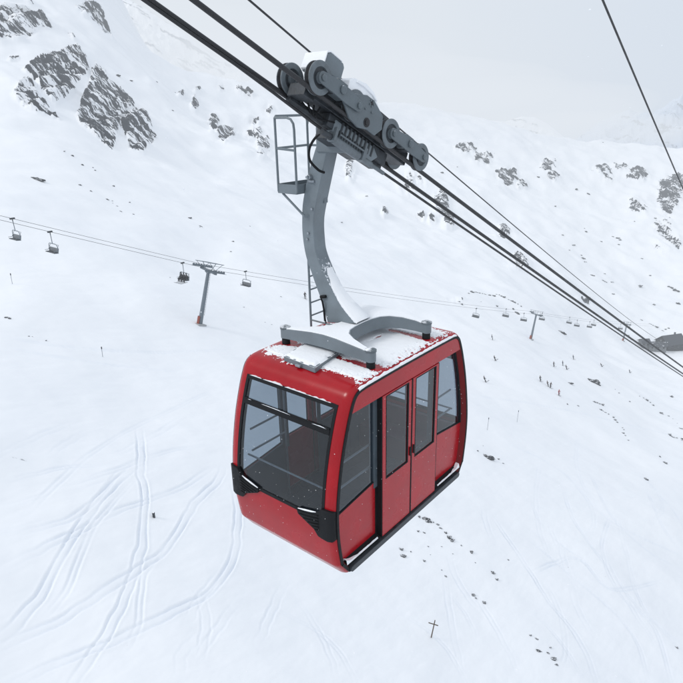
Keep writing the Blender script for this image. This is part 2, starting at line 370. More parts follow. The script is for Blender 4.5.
def poly_sd(px,py,P):
    P=np.array(P); n=len(P); d=np.full(px.shape,1e9); ins=np.zeros(px.shape,bool)
    for i in range(n):
        a,b=P[i],P[(i+1)%n]; t=b-a; u=np.clip(((px-a[0])*t[0]+(py-a[1])*t[1])/(t@t+1e-9),0,1)
        d=np.minimum(d,np.hypot(px-a[0]-u*t[0],py-a[1]-u*t[1]))
        c=((a[1]>py)!=(b[1]>py))&(px<(b[0]-a[0])*(py-a[1])/(b[1]-a[1]+1e-12)+a[0]); ins^=c
    return np.where(ins,d,-d)
mask=np.zeros(PX.shape)
vis=np.isfinite(PX)&(RR>90)
vi=np.where(vis.ravel())[0]; vx=PX.ravel()[vi]; vy=PY.ravel()[vi]; mk=np.zeros(len(vi))
for P,st,ft in ZP: mk=np.maximum(mk,st*sstep(-ft,ft*1.6,poly_sd(vx,vy,P)))
for (a,b),rx,ry,st in ZE: mk=np.maximum(mk,st*sstep(1.35,.35,np.hypot((vx-a)/rx,(vy-b)/ry)))
mf=mask.ravel(); mf[vi]=mk; mask=mf.reshape(PX.shape)
# strata: noise stretched along one tilted direction
ca,sa=math.cos(.6),math.sin(.6)
U=X*.54+Y*.45-Zt*.7; V=X*.55+Y*.30+Zt*.8
sc_=np.clip(RR/300,.6,2.4)
n1=fbm(U/11,V/3.2,5,201,.62); n2=fbm(U/24,V/16,3,211)
rock=mask*1.15+(n1*.42+n2*.35)*sstep(.02,.3,mask)-.12
rockm=sstep(.34,.52,rock)
Zt=Zt+mask*(ridged(U/16,V/9,4,221)-.45)*np.minimum(.010*RR,3.2)+rockm*(np.minimum(.006*RR,1.6)*(.4+fbm(U/3.,V/2.,3,231)))
# ---- mesh
na,nr=X.shape
co=np.stack([X,Y,Zt],-1).reshape(-1,3)
ii,jj=np.meshgrid(np.arange(na-1),np.arange(nr-1),indexing='ij'); a=(ii*nr+jj).ravel()
quads=np.stack([a,a+1,a+nr+1,a+nr],1).astype(np.int32)
def grid_mesh(name,co,quads,attrs,material,kind):
    me=bpy.data.meshes.new(name); me.vertices.add(len(co)); me.vertices.foreach_set('co',co.astype(np.float32).ravel())
    me.loops.add(quads.size); me.loops.foreach_set('vertex_index',quads.ravel())
    me.polygons.add(len(quads)); me.polygons.foreach_set('loop_start',np.arange(0,quads.size,4,dtype=np.int32))
    me.update(calc_edges=True); me.validate()
    for k,v in attrs.items():
        at_=me.attributes.new(k,'FLOAT','POINT'); at_.data.foreach_set('value',v.astype(np.float32).ravel())
    me.polygons.foreach_set('use_smooth',np.ones(len(quads),bool)); me.materials.append(material)
    o=bpy.data.objects.new(name,me); COL.objects.link(o); o['kind']=kind; return o
def terrainmat(name,rockcol=(.036,.042,.051),fine=1.0,snow=((.79,.815,.855),(.90,.908,.922))):
    m,t,out=mat(name); N=t.nodes; L=t.links
    b=N.new('ShaderNodeBsdfPrincipled'); L.new(b.outputs[0],out.inputs[0]); b.inputs['Specular IOR Level'].default_value=.2; b.inputs['Roughness'].default_value=.75
    tc=N.new('ShaderNodeTexCoord')
    at_=N.new('ShaderNodeAttribute'); at_.attribute_name='rock'; ap=N.new('ShaderNodeAttribute'); ap.attribute_name='pack_shade'
    mp=N.new('ShaderNodeCombineXYZ')
    for k_,d_ in enumerate(((.54*.32,.45*.32,-.7*.32),(.62,.30,.72),(-.64,.77,0))):
        dt=N.new('ShaderNodeVectorMath'); dt.operation='DOT_PRODUCT'; dt.inputs[1].default_value=d_; L.new(tc.outputs['Object'],dt.inputs[0]); L.new(dt.outputs['Value'],mp.inputs[k_])
    n=N.new('ShaderNodeTexNoise'); n.inputs['Scale'].default_value=.55*fine; n.inputs['Detail'].default_value=9; n.inputs['Roughness'].default_value=.72; L.new(mp.outputs[0],n.inputs['Vector'])
    ma=N.new('ShaderNodeMath'); ma.operation='MULTIPLY_ADD'; ma.inputs[1].default_value=1.0; L.new(n.outputs[0],ma.inputs[0])
    nb=N.new('ShaderNodeTexNoise'); nb.inputs['Scale'].default_value=.16*fine; nb.inputs['Detail'].default_value=6; nb.inputs['Roughness'].default_value=.6; L.new(mp.outputs[0],nb.inputs['Vector'])
    m0=N.new('ShaderNodeMath'); m0.operation='MULTIPLY_ADD'; m0.inputs[1].default_value=1.0; m0.inputs[2].default_value=-1.0; L.new(nb.outputs[0],m0.inputs[0]); L.new(m0.outputs[0],ma.inputs[2])
    mg=N.new('ShaderNodeMath'); mg.operation='MULTIPLY'; mg.inputs[1].default_value=2.9; L.new(ma.outputs[0],mg.inputs[0]); ma=mg
    ad=N.new('ShaderNodeMath'); L.new(at_.outputs['Fac'],ad.inputs[0]); L.new(ma.outputs[0],ad.inputs[1])
    mr=N.new('ShaderNodeMapRange'); mr.inputs[1].default_value=.71; mr.inputs[2].default_value=.82; L.new(ad.outputs[0],mr.inputs[0])
    n3=N.new('ShaderNodeTexNoise'); n3.inputs['Scale'].default_value=.9*fine; n3.inputs['Detail'].default_value=6; L.new(mp.outputs[0],n3.inputs['Vector'])
    rc=N.new('ShaderNodeMix'); rc.data_type='RGBA'; rc.inputs[6].default_value=(*[c*.55 for c in rockcol],1); rc.inputs[7].default_value=(*[c*1.7 for c in rockcol],1); L.new(n3.outputs[0],rc.inputs[0])
    n4=N.new('ShaderNodeTexNoise'); n4.inputs['Scale'].default_value=.03; n4.inputs['Detail'].default_value=7; L.new(tc.outputs['Object'],n4.inputs['Vector'])
    s1=N.new('ShaderNodeMix'); s1.data_type='RGBA'; s1.inputs[6].default_value=(*snow[0],1); s1.inputs[7].default_value=(*snow[1],1); L.new(n4.outputs[0],s1.inputs[0])
    s2=N.new('ShaderNodeMix'); s2.data_type='RGBA'; s2.inputs[7].default_value=(.73,.775,.845,1); L.new(s1.outputs[2],s2.inputs[6])  # groove shade painted in blue over the packed snow's own tone
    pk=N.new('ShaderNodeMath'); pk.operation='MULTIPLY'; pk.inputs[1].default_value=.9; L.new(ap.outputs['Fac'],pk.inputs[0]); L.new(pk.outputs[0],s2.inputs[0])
    mx=N.new('ShaderNodeMix'); mx.data_type='RGBA'; L.new(mr.outputs[0],mx.inputs[0]); L.new(s2.outputs[2],mx.inputs[6]); L.new(rc.outputs[2],mx.inputs[7]); L.new(mx.outputs[2],b.inputs['Base Color'])
    n5=N.new('ShaderNodeTexNoise'); n5.inputs['Scale'].default_value=.9; n5.inputs['Detail'].default_value=9; n5.inputs['Roughness'].default_value=.6; L.new(tc.outputs['Object'],n5.inputs['Vector'])
    bp=N.new('ShaderNodeBump'); bp.inputs['Strength'].default_value=.14; bp.inputs['Distance'].default_value=.10; L.new(n5.outputs[0],bp.inputs['Height']); L.new(bp.outputs[0],b.inputs['Normal'])
    return m
TERR=terrainmat('snow_and_rock')
grid_mesh('snow_slope',co,quads,dict(rock=np.clip(rockm*.80+.12*(rock-.5)*rockm,-.2,.86)-.25*(rockm<=0)+.10*rockm*sstep(380,600,RR),pack_shade=pack_shade.reshape(PX.shape)),TERR,'structure')
# ---- mountains standing behind the crests
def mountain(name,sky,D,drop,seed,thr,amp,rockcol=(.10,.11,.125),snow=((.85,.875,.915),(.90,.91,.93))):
    P=np.array([at(px,py,D*f) for px,py,f in sky]); k=len(P)
    u=np.linspace(0,k-1,420); Q=np.stack([np.interp(u,range(k),P[:,i]) for i in range(3)],1)
    vs=np.linspace(-.5,1,200); UU,VV=np.meshgrid(u,vs,indexing='ij')
    d=Q[:,:2]-CAM[:2]; d/=np.linalg.norm(d,axis=1)[:,None]
    # front slope towards us (v>0) and back slope (v<0)
    run=drop*1.5
    XX=Q[:,0][:,None]-d[:,0][:,None]*VV*run; YY=Q[:,1][:,None]-d[:,1][:,None]*VV*run
    fall=np.where(VV>0,VV*drop,-VV*drop*1.6)
    tt=np.minimum(np.abs(VV)*6,1)
    ZZ=Q[:,2][:,None]-fall+fbm(XX/(D*.10),YY/(D*.10),5,seed)*amp*(.12+.88*tt)+ridged(XX/(D*.05),YY/(D*.05),4,seed+9)*amp*.4*tt
    nn=fbm(XX/(D*.045),YY/(D*.02)+ZZ/(D*.02),5,seed+20,.6)
    rk=sstep(thr,thr+.3,nn)*(VV>-.02)
    na,nr=XX.shape; ii,jj=np.meshgrid(np.arange(na-1),np.arange(nr-1),indexing='ij'); a=(ii*nr+jj).ravel()
    q=np.stack([a,a+nr,a+nr+1,a+1],1).astype(np.int32)
    return grid_mesh(name,np.stack([XX,YY,ZZ],-1).reshape(-1,3),q,dict(rock=rk,pack_shade=rk*0),terrainmat(name+'_surface',rockcol,.25,snow),'structure')
mountain('mountain',[(20,-60,1),(70,-40,1),(110,-12,1),(135,2,1),(160,18,1),(185,34,1),(215,56,1),(250,72,1),(310,95,1)],1300,220,301,.22,26,(.2,.22,.25))  # rock lightened: distance haze put into its colour
mountain('mountain',[(380,112,1),(430,114,1),(455,116,1),(480,119,1),(505,121,1),(522,116,1),(535,117,1),(548,124,1),(565,138,1),(585,156,1),(640,180,1)],1150,140,341,.30,16)

mountain('mountain',[(520,165,1),(560,148,1),(600,121,1),(630,109,1),(650,117,1),(683,101,1),(740,90,1),(800,95,1)],1550,200,371,.35,40,(.25,.28,.33),((.50,.57,.68),(.60,.66,.76)))  # dull blue snow and pale rock: cloud shade and haze in the colours
# ================================================================== CABLE CAR
car=tag(empty('cable_car'),'red gondola cabin with snowy roof hanging from grey carriage on ropes','cable car')
HX=.889
half=[(-1.29,-.045),(-1.325,-.042),(-1.352,-.028),(-1.445,.105),(-1.482,.150),(-1.488,.18),(-1.505,.28),(-1.538,.52),(-1.550,.78),(-1.535,1.02),(-1.490,1.32),(-1.415,1.66),(-1.318,1.97),(-1.245,2.155),(-1.185,2.262),(-1.105,2.318),(-.98,2.335)]
fr_=[tuple(p) for p in catmull(half[:3],3)]+[(-1.378,.008),(-1.428,.078)]+[tuple(p) for p in catmull(half[4:],6)]
ring=fr_+[(y,2.335+.01*math.cos(y*1.55)) for y in np.linspace(-.9,.9,13)]+[(-y,z) for y,z in fr_[::-1]]+[(y,-.04) for y in np.linspace(1.1,-1.1,8)]
def zrow(P,zz):        # put a vertex exactly at height zz on the front and rear flanks
    out=[]
    for i,p in enumerate(P):
        out.append(p); q=P[(i+1)%len(P)]
        if abs(p[0])>1.0 and abs(q[0])>1.0 and (p[1]-zz)*(q[1]-zz)<-1e-12:
            t=(zz-p[1])/(q[1]-p[1]); out.append((p[0]+t*(q[0]-p[0]),zz))
    return out
WZ0,WZ1,WX=.775,2.145,.735
for zz in (WZ0,WZ1): ring=zrow(ring,zz)
R2=np.array(ring); nR=len(R2)
tg=np.roll(R2,-1,0)-np.roll(R2,1,0); tg/=np.linalg.norm(tg,axis=1)[:,None]; NR2=np.stack([-tg[:,1],tg[:,0]],1)   # outward for this winding
if (NR2[10]@(R2[10]-np.array([0,1.1])))<0: NR2=-NR2
def off(x):
    t=max(0,(abs(x)-.775)/.108); return .05*(1-math.sqrt(max(0,1-min(t,1)**2)))
def shell(o_extra,xs,cells,mb,mi=0):
    vs=[];idx={}
    for i,x in enumerate(xs):
        for j in range(nR):
            d=.05-off(x)+o_extra; p=R2[j]+NR2[j]*d; vs.append((x,p[0],p[1]))
    fs=[]
    for i in range(len(xs)-1):
        for j in range(nR):
            if cells(i,j): fs.append((i*nR+j,(i+1)*nR+j,(i+1)*nR+(j+1)%nR,i*nR+(j+1)%nR))
    mb.add(vs,fs,mi)
def isfr(j): return abs(R2[j][0])>1.0 and abs(R2[(j+1)%nR][0])>1.0
def inwin(j,z0=WZ0,z1=WZ1): 
    zc=(R2[j][1]+R2[(j+1)%nR][1])/2; return isfr(j) and z0-1e-6<zc<z1+1e-6
xs=[-.883,-.88,-.872,-.86,-.845,-.82,-.79,-.775,-WX,-.5,-.25,0,.25,.5,WX,.775,.79,.82,.845,.86,.872,.88,.883]
mb=MB(); shell(0,xs,lambda i,j: not(inwin(j) and abs(xs[i]+xs[i+1])/2<WX),mb); mb.build('body',RED,car,smooth=22)
xi=[-.80,-WX,-.4,0,.4,WX,.80]
mb=MB(); shell(-.09,xi,lambda i,j: not(inwin(j,WZ0-.02,WZ1+.02) and abs(xi[i]+xi[i+1])/2<WX),mb)
lin=mb.build('interior_lining',LINING,car,smooth=40)
mb=MB().box((-.80,-1.44,.03),(.80,1.44,.06))
for k in range(-3,4): mb.box((k*.22-.004,-1.42,.06),(k*.22+.004,1.42,.064))
for k in range(-6,7): mb.box((-.79,k*.22-.004,.0605),(.79,k*.22+.004,.0645))
mb.build('floor',FLOORM,car)
for sx in (-1,1):
    a,b=sorted((sx*.770,sx*.792)); mb=MB()
    for q in (-1,1):
        mb.prism([(q*.66,.06),(q*1.41,.06),(q*1.41,.81),(q*.66,.905)],a,b,lambda u,v,h:(h,u,v)); mb.prism([(q*.60,.80),(q*.735,.80),(q*.735,2.10),(q*.60,2.10)],a-.008,b+.03*(sx>0),lambda u,v,h:(h,u,v))
    mb.box((a,-1.20,2.05),(b,1.20,2.30)).box((a,.02,.06),(b,.68,.895)).box((a,.02,.85),(b,.09,2.08))
    mb.build('inner_wall',LINING,car,.004)
mb=MB().box((-.77,1.00,.06),(.77,1.38,.46)).box((-.77,1.34,.46),(.77,1.40,.80)); mb.build('bench',BENCH,car,.02)
# end windows: panes, black border, transom
def flank(x,z,s,d):
    """point on the front (s=-1) or rear (s=1) skin at height z, lifted by d"""
    F=np.array(fr_); k=F[:,1]; y=float(np.interp(z,k,F[:,0])); e=1e-3; y2=float(np.interp(z+e,k,F[:,0])); t=np.array([y2-y,e]); t/=np.linalg.norm(t); n=np.array([-t[1],t[0]])
    p=np.array([y,z])+n*(.05-off(x)+d); return (x,p[0] if s<0 else -p[0],p[1])
def patch(mb,x0,x1,z0,z1,s,d,nx=4,nz=8,mi=0,th=0):
    X_=np.linspace(x0,x1,nx+1); Z_=np.linspace(z0,z1,nz+1)
    lay=[d] if not th else [d-th,d]
    for q,dd in enumerate(lay):
        vs=[flank(x,z,s,dd) for x in X_ for z in Z_]; m_=nz+1
        fs=[(i*m_+j,(i+1)*m_+j,(i+1)*m_+j+1,i*m_+j+1) for i in range(nx) for j in range(nz)]
        mb.add(vs,fs if (s<0)==(q==len(lay)-1) else [f[::-1] for f in fs],mi)
    if th:
        lp=[(x,Z_[0]) for x in X_]+[(X_[-1],z) for z in Z_[1:]]+[(x,Z_[-1]) for x in X_[::-1][1:]]+[(X_[0],z) for z in Z_[::-1][1:-1]]
        n=len(lp); vs=[flank(x,z,s,d-th) for x,z in lp]+[flank(x,z,s,d) for x,z in lp]
        mb.add(vs,[(i,(i+1)%n,n+(i+1)%n,n+i) for i in range(n)],mi)
for s in (-1,1):
    mb=MB()
    patch(mb,-WX-.012,-WX+.03,WZ0-.01,WZ1+.01,s,.006,1,24,0,.03); patch(mb,WX-.03,WX+.012,WZ0-.01,WZ1+.01,s,.006,1,24,0,.03)
    patch(mb,-WX+.03,WX-.03,WZ1-.035,WZ1+.012,s,.006,6,2,0,.03); patch(mb,-WX+.03,WX-.03,WZ0-.012,WZ0+.03,s,.006,6,2,0,.03)
    fw_=mb.build('end_window',BLACK,car)
    mb=MB(); patch(mb,-WX+.03,WX-.03,WZ0+.03,WZ1-.035,s,-.004,8,24); mb.build('pane',GLASS,fw_)
    mb=MB(); patch(mb,-WX+.03,WX-.03,1.815,1.875,s,.012,6,3,0,.03); patch(mb,-.70,.70,1.878,1.892,s,.02,6,1,0,.02); mb.build('transom',BLACK,fw_)
    if s<0:
        mb=MB()
        for (xa,xb,zb_,dd,hh,sd_) in ((-.70,.70,WZ1+.006,.016,.026,2.2),(-.40,.20,1.876,.018,.012,7.2),(.42,.66,1.876,.018,.018,9.1),(-.66,-.56,1.876,.018,.010,5.)):
            n0=int((xb-xa)/.018); xs_=np.linspace(xa,xb,n0+1); hs=hh*np.clip(.55+1.1*perlin(xs_*3.1,xs_*0+sd_,4)+.5*perlin(xs_*14,xs_*0+sd_,5),0,1.4)*sstep(0,.05,xs_-xa)*sstep(0,.05,xb-xs_)
            vs=[];fs=[]
            for x,h in zip(xs_,hs): vs+=[flank(x,zb_,s,dd-.03),flank(x,zb_+h,s,dd-.02),flank(x,zb_+h*.7,s,dd+h*.5),flank(x,zb_,s,dd)]
            for k in range(n0):
                if max(hs[k],hs[k+1])<.003: continue
                for e in range(4): fs.append((k*4+e,k*4+(e+1)%4,k*4+4+(e+1)%4,k*4+4+e))
            mb.add(vs,fs)
        mb.build('snow',SNOW,fw_)
# lamp housings: louvred wedges on the four corners
def housing(s,sx):
    def q(u,z,d): return flank(sx*min(u,.86),z,s,d) if u<=.86 else (lambda p:(sx*u,p[1],p[2]))(flank(.86,z,s,d))
    top=[(.33,.80),(.48,.83),(.60,.855),(.66,.89),(.72,.955),(.80,.96),(.86,.96),(.885,.955)]
    bot=[(.35,.745),(.48,.69),(.60,.635),(.655,.56),(.71,.55),(.80,.545),(.86,.55),(.885,.57)]
    mb=MB(); n=len(top); vs=[]
    for d in (-.01,.036):
        for P in (top,bot): vs+=[q(u,z,d-(.02 if u>.87 else 0)) for u,z in P]
    fs=[]
    for i in range(n-1):
        fs+= [(2*n+i,2*n+i+1,3*n+i+1,3*n+i),(i+1,i,n+i,n+i+1),(i,i+1,2*n+i+1,2*n+i),(n+i+1,n+i,3*n+i,3*n+i+1)]
    fs+=[(n-1,2*n-1,4*n-1,3*n-1),(n,0,2*n,3*n)]
    mb.add(vs,fs)
    tu=[u for u,_ in top]; tz=[z for _,z in top]; bu=[u for u,_ in bot]; bz=[z for _,z in bot]
    for k in range(6):       # louvre blades
        pts=[]
        for u in np.linspace(.35,.68,16):
            z=float(np.interp(u,tu,[t_ for t_ in (.815,.835,.86,.875,.885,.89,.89,.89)]))-.028-.040*k
            if z>float(np.interp(u,bu,bz))+.012: pts.append(q(u,z,.040))
        if len(pts)>1: mb.tube(pts,.0075,6)
    h=mb.build('lamp_housing',BLACK,car,.008)
    sb=MB(); sb.tube([q(u,z+.008,.026) for u,z in [(.35,.808),(.46,.83),(.57,.853),(.635,.872)]],[.006,.011,.010,.005],8); sb.build('snow',SNOW,h)
    return h
for sx in (-1,1): housing(-1,sx)
# ring seals
def loop_pts(inset):
    return [(p[0]-n[0]*inset,p[1]-n[1]*inset) for p,n in zip(R2,NR2)]
for sx in (-1,1):
    A=loop_pts(-.004); B=loop_pts(.034); mb=MB(); n=nR
    vs=[(sx*.858,a,b) for a,b in A]+[(sx*.899,a,b) for a,b in A]+[(sx*.899,a,b) for a,b in B]+[(sx*.858,a,b) for a,b in B]
    mb.add(vs,[(k*n+i,k*n+(i+1)%n,((k+1)%4)*n+(i+1)%n,((k+1)%4)*n+i) for k in range(4) for i in range(n)])
    mb.build('side_frame',BLACK,car,.004)
    # red reveal between the frame and the recessed panels
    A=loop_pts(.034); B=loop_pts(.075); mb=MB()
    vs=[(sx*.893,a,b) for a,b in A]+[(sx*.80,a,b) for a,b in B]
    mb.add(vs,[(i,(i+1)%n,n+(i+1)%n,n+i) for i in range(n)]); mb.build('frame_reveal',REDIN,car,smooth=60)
    # header above doors and windows, flush with the doors
    top=[p for p in loop_pts(.034) if p[1]>2.078]; top=sorted(top,key=lambda p:p[0])
    e0=float(np.interp(2.078,[p[1] for p in fr_],[p[0] for p in fr_]))+.036
    poly=[(e0,2.078)]+top+[(-e0,2.078)]
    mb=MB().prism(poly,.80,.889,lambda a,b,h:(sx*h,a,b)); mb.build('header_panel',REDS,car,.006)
    # recessed fixed panels with tall panes fore and aft of the doors
    F=loop_pts(.06)
    for s in (-1,1):
        edge=sorted([(-abs(p[0]),p[1]) for p in F if p[0]<-1.0 and .10<p[1]<2.12],key=lambda p:p[1])
        zs=[p[1] for p in edge]; ye=lambda z: float(np.interp(z,zs,[p[0] for p in edge]))
        jam=-.70; zl,zr=.80,.895
        low=[(ye(z),z) for z in np.linspace(.10,zl,14)]
        poly=[(jam,.10)]+low[:1]+low+[(jam,zr)]
        poly=[(jam,.10)]+low+[(jam,zr)]
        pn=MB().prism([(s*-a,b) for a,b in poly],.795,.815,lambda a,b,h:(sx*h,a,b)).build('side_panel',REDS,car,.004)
        hi=[(ye(z)+.012,z) for z in np.linspace(zl,2.10,20)]
        gl=hi[::-1]+[(jam-.012,zr),(jam-.012,2.10)]
        mb=MB(); mb.add([(sx*.806,s*-a,b) for a,b in gl],[tuple(range(len(gl)))]); mb.build('pane',GLASS,pn,smooth=0)
        mb=MB(); mb.tube([(sx*.812,s*-a,b) for a,b in [(hi[0][0],zl+.004),(jam,zr+.004)]],.011,6); mb.tube([(sx*.812,s*-(jam-.008),z) for z in (zr,2.09)],.011,6); mb.tube([(sx*.812,s*-a,b) for a,b in hi],.014,6)
        mb.box((sx*.80-.01,min(s*-jam,s*-(jam+.055)),.10),(sx*.80+.012,max(s*-jam,s*-(jam+.055)),2.08)); mb.build('window_gasket',BLACK,pn)
        mb=MB(); mb.add([(sx*.80,s*.70,.08),(sx*.893,s*.70,.08),(sx*.893,s*1.37,.08),(sx*.80,s*1.37,.08),(sx*.80,s*.70,.11),(sx*.893,s*.70,.085),(sx*.893,s*1.37,.085),(sx*.80,s*1.37,.11)],[(0,1,2,3),(4,5,6,7),(0,1,5,4),(1,2,6,5),(2,3,7,6),(3,0,4,7)]); mb.build('sill',BLACK,pn)
        # thin line of drifted snow on the sill
        mb=MB(); N_=22
        prof=[(s*(.74+k*(.64/N_)),.010*max(0,perlin(np.array([k*.45]),np.array([s*3.+sx]),9)[0]+.55)+(.05*sstep(.86,1,k/N_))) for k in range(N_+1)]
        vs=[];fs=[]
        for y,h in prof: w_=.872-.05*float(sstep(.80,1,abs(y)/1.38)); vs+=[(sx*w_,y,.088),(sx*(w_+.006),y,.094+h),(sx*.882,y,.092+h),(sx*.894,y,.084)]
        for k in range(N_):
            for e in range(3): fs.append((k*4+e,k*4+e+1,k*4+5+e,k*4+4+e))
        mb.add(vs,fs); mb.build('snow',SNOW,pn)
    # door leaves
    for s in (-1,1):
        y0,y1=(.012,.648); a,b=(.085,.575)
        def T(y,z,h): return (sx*h,s*y,z)
        mb=MB(); z0,z1=.055,2.072; wz0,wz1=.90,2.05
        def bar(ya,yb,za,zb): mb.prism([(ya,za),(yb,za),(yb,zb),(ya,zb)],.853,.897,lambda u,v,h:T(u,v,h))
        # one outline with a hole, as a bridged ring
        o_=[(y0,z0),(y1,z0),(y1,z1),(y0,z1)]; i_=[(a,wz0),(b,wz0),(b,wz1),(a,wz1)]
        vs=[T(u,v,.897) for u,v in o_+i_]+[T(u,v,.853) for u,v in o_+i_]
        fs=[(k,(k+1)%4,4+(k+1)%4,4+k) for k in range(4)]+[(8+k,12+k,12+(k+1)%4,8+(k+1)%4) for k in range(4)]
        fs+=[(k,8+k,8+(k+1)%4,(k+1)%4) for k in range(4)]+[(4+k,4+(k+1)%4,12+(k+1)%4,12+k) for k in range(4)]
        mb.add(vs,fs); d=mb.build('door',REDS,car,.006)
        mb=MB(); mb.add([T(u,v,.884) for u,v in i_],[(0,1,2,3)]); mb.build('pane',GLASS,d,smooth=0)
        mb=MB(); 
        for k in range(4):
            p,q=i_[k],i_[(k+1)%4]; mb.tube([T(p[0],p[1],.889),T(q[0],q[1],.889)],.012,6)
        mb.build('window_gasket',BLACK,d)
        mb=MB().prism([(.0015,z0),(.0115,z0),(.0115,z1),(.0015,z1)],.85,.901,lambda u,v,h:T(u,v,h)).prism([(.6485,z0),(.662,z0),(.662,z1),(.6485,z1)],.81,.893,lambda u,v,h:T(u,v,h)); mb.build('edge_seal',BLACK,d)
        mb=MB().prism([(.030,.98),(.052,.98),(.052,1.11),(.030,1.11)],.897,.915,lambda u,v,h:T(u,v,h)); mb.build('handle',BLACK,d,.006)
    # bottom rail
    mb=MB().prism(arc(-1.30,-.005,.042,90,270,7)+arc(1.30,-.005,.042,-90,90,7),.862,.925,lambda a,b,h:(sx*h,a,b)); mb.build('bottom_rail',DARK,car,.008)
    # white strip of snow caught on top of the frame
    mb=MB(); ys=np.linspace(-1.10,1.10,60); vs=[];fs=[]
    A=sorted([p for p in loop_pts(-.004) if p[1]>2.2],key=lambda p:p[0])
    for k,y in enumerate(ys):
        z=float(np.interp(y,[p[0] for p in A],[p[1] for p in A])); h=.020+.012*perlin(np.array([k*.4]),np.array([sx*2.]),3)[0]
        vs+=[(sx*.845,y,z-.004),(sx*.85,y,z+h),(sx*.892,y,z+h*.8),(sx*.900,y,z-.004)]
    for k in range(len(ys)-1):
        for e in range(3): fs.append((k*4+e,k*4+e+1,k*4+5+e,k*4+4+e))
    mb.add(vs,fs); mb.build('roof_edge_snow',SNOW,car)
# handrails and posts inside
RAILS=[([(-.74,-1.40,1.06),(.74,-1.40,1.06)],.013),([(-.74,1.34,1.06),(.74,1.34,1.06)],.013)]
for sx in (-1,1):
    for z in (1.08,1.40): RAILS+=[([(sx*.74,-1.33,z),(sx*.74,-.70,z)],.014),([(sx*.74,.70,z),(sx*.74,1.27,z)],.014)]
    for y in (-.69,.69): RAILS.append(([(sx*.74,y,.06),(sx*.74,y,2.2)],.017))
for pts_,r_0 in RAILS: MB().tube(pts_,r_0,8).build('handrail',STEEL,car)
# ---- roof snow, torn edges
YOKE_A=.13
def roofz(x,y):
    d=.05-off(x); a=abs(y)
    return 2.335+.01*math.cos(min(a,.9)*1.55)+d if a<.95 else float(np.interp(-a,[p[0] for p in fr_],[p[1] for p in fr_]))+d*.8
gx=np.linspace(-.86,.86,240); gy=np.linspace(-1.24,1.22,330)
GX,GY=np.meshgrid(gx,gy,indexing='ij')
edge=np.minimum(np.minimum(np.minimum(.855-GX,GX+.76),GY+1.10+.10*GX*0-.05*np.sin(GX*3)),1.10-GY)
nz=fbm(GX*3.2,GY*3.2,5,401,.62)*.085+fbm(GX*24,GY*24,3,402,.8)*.085
M_=edge+nz
M_-= .80*np.exp(-((np.abs(GY)-.60)/.075)**2)*sstep(.86,.70,np.abs(GX))*(.75+.5*perlin(GX*4,GY*4,405))     # sheltered strips below the cross arms
M_-= .72*np.exp(-((np.abs(GX)-.16)/.07)**2)*sstep(.66,.50,np.abs(GY))*(.7+.6*perlin(GX*4,GY*4,406))
M_-= .10*np.clip(perlin(GX*9,GY*9,403)-.50,0,1)*4+.9*np.clip(perlin(GX*30,GY*30,407)-.50,0,1)
thk=.003+.013*sstep(0,.14,M_)+.003*perlin(GX*11,GY*11,404)
RZ=np.array([[roofz(x,y) for y in gy] for x in gx])
vs=np.stack([GX,GY,RZ+np.where(M_>0,np.maximum(thk,.003),-.004)],-1).reshape(-1,3)
na_,nb_=GX.shape; fs=[]
Mk=M_>0
for i in range(na_-1):
    for j in range(nb_-1):
        if Mk[i,j] or Mk[i+1,j] or Mk[i,j+1] or Mk[i+1,j+1]: fs.append((i*nb_+j,(i+1)*nb_+j,(i+1)*nb_+j+1,i*nb_+j+1))
mb=MB(); mb.add(vs.tolist(),fs); mb.build('roof_snow',SNOW,car,smooth=60)
# ---- roof hatch
cz=2.392; C_=[(-.32,-1.06),(.25,-1.115),(.15,-.56),(-.42,-.505)]
mb=MB(); mb.prism(C_,cz-.02,cz+.055,lambda a,b,h:(a,b,h)); hatch=mb.build('roof_hatch',GREY2,car,.012)
def inset(P,d):
    P=np.array(P); c=P.mean(0); return [tuple(p+(c-p)/np.linalg.norm(c-p)*d) for p in P]
mb=MB()
n_=26; vs=[]
for i in range(n_+1):
    for j in range(n_+1):
        u,v=i/n_,j/n_; a=np.array(C_[0])*(1-u)*(1-v)+np.array(C_[1])*u*(1-v)+np.array(C_[2])*u*v+np.array(C_[3])*(1-u)*v
        e=min(u,1-u,v,1-v)+.05*perlin(np.array([u*9.]),np.array([v*9.]),55)[0]
        vs.append((a[0],a[1],cz+.054+.022*float(sstep(.015,.09,e))-.003+.003*perlin(np.array([u*14.]),np.array([v*14.]),56)[0]))
mb.add(vs,[(i*(n_+1)+j,(i+1)*(n_+1)+j,(i+1)*(n_+1)+j+1,i*(n_+1)+j+1) for i in range(n_) for j in range(n_)]); mb.build('snow',SNOW,hatch,smooth=60)
mb=MB().box((-.06,-1.135,cz+.0),(.02,-1.085,cz+.03)); mb.build('latch',STEEL,hatch,.006)
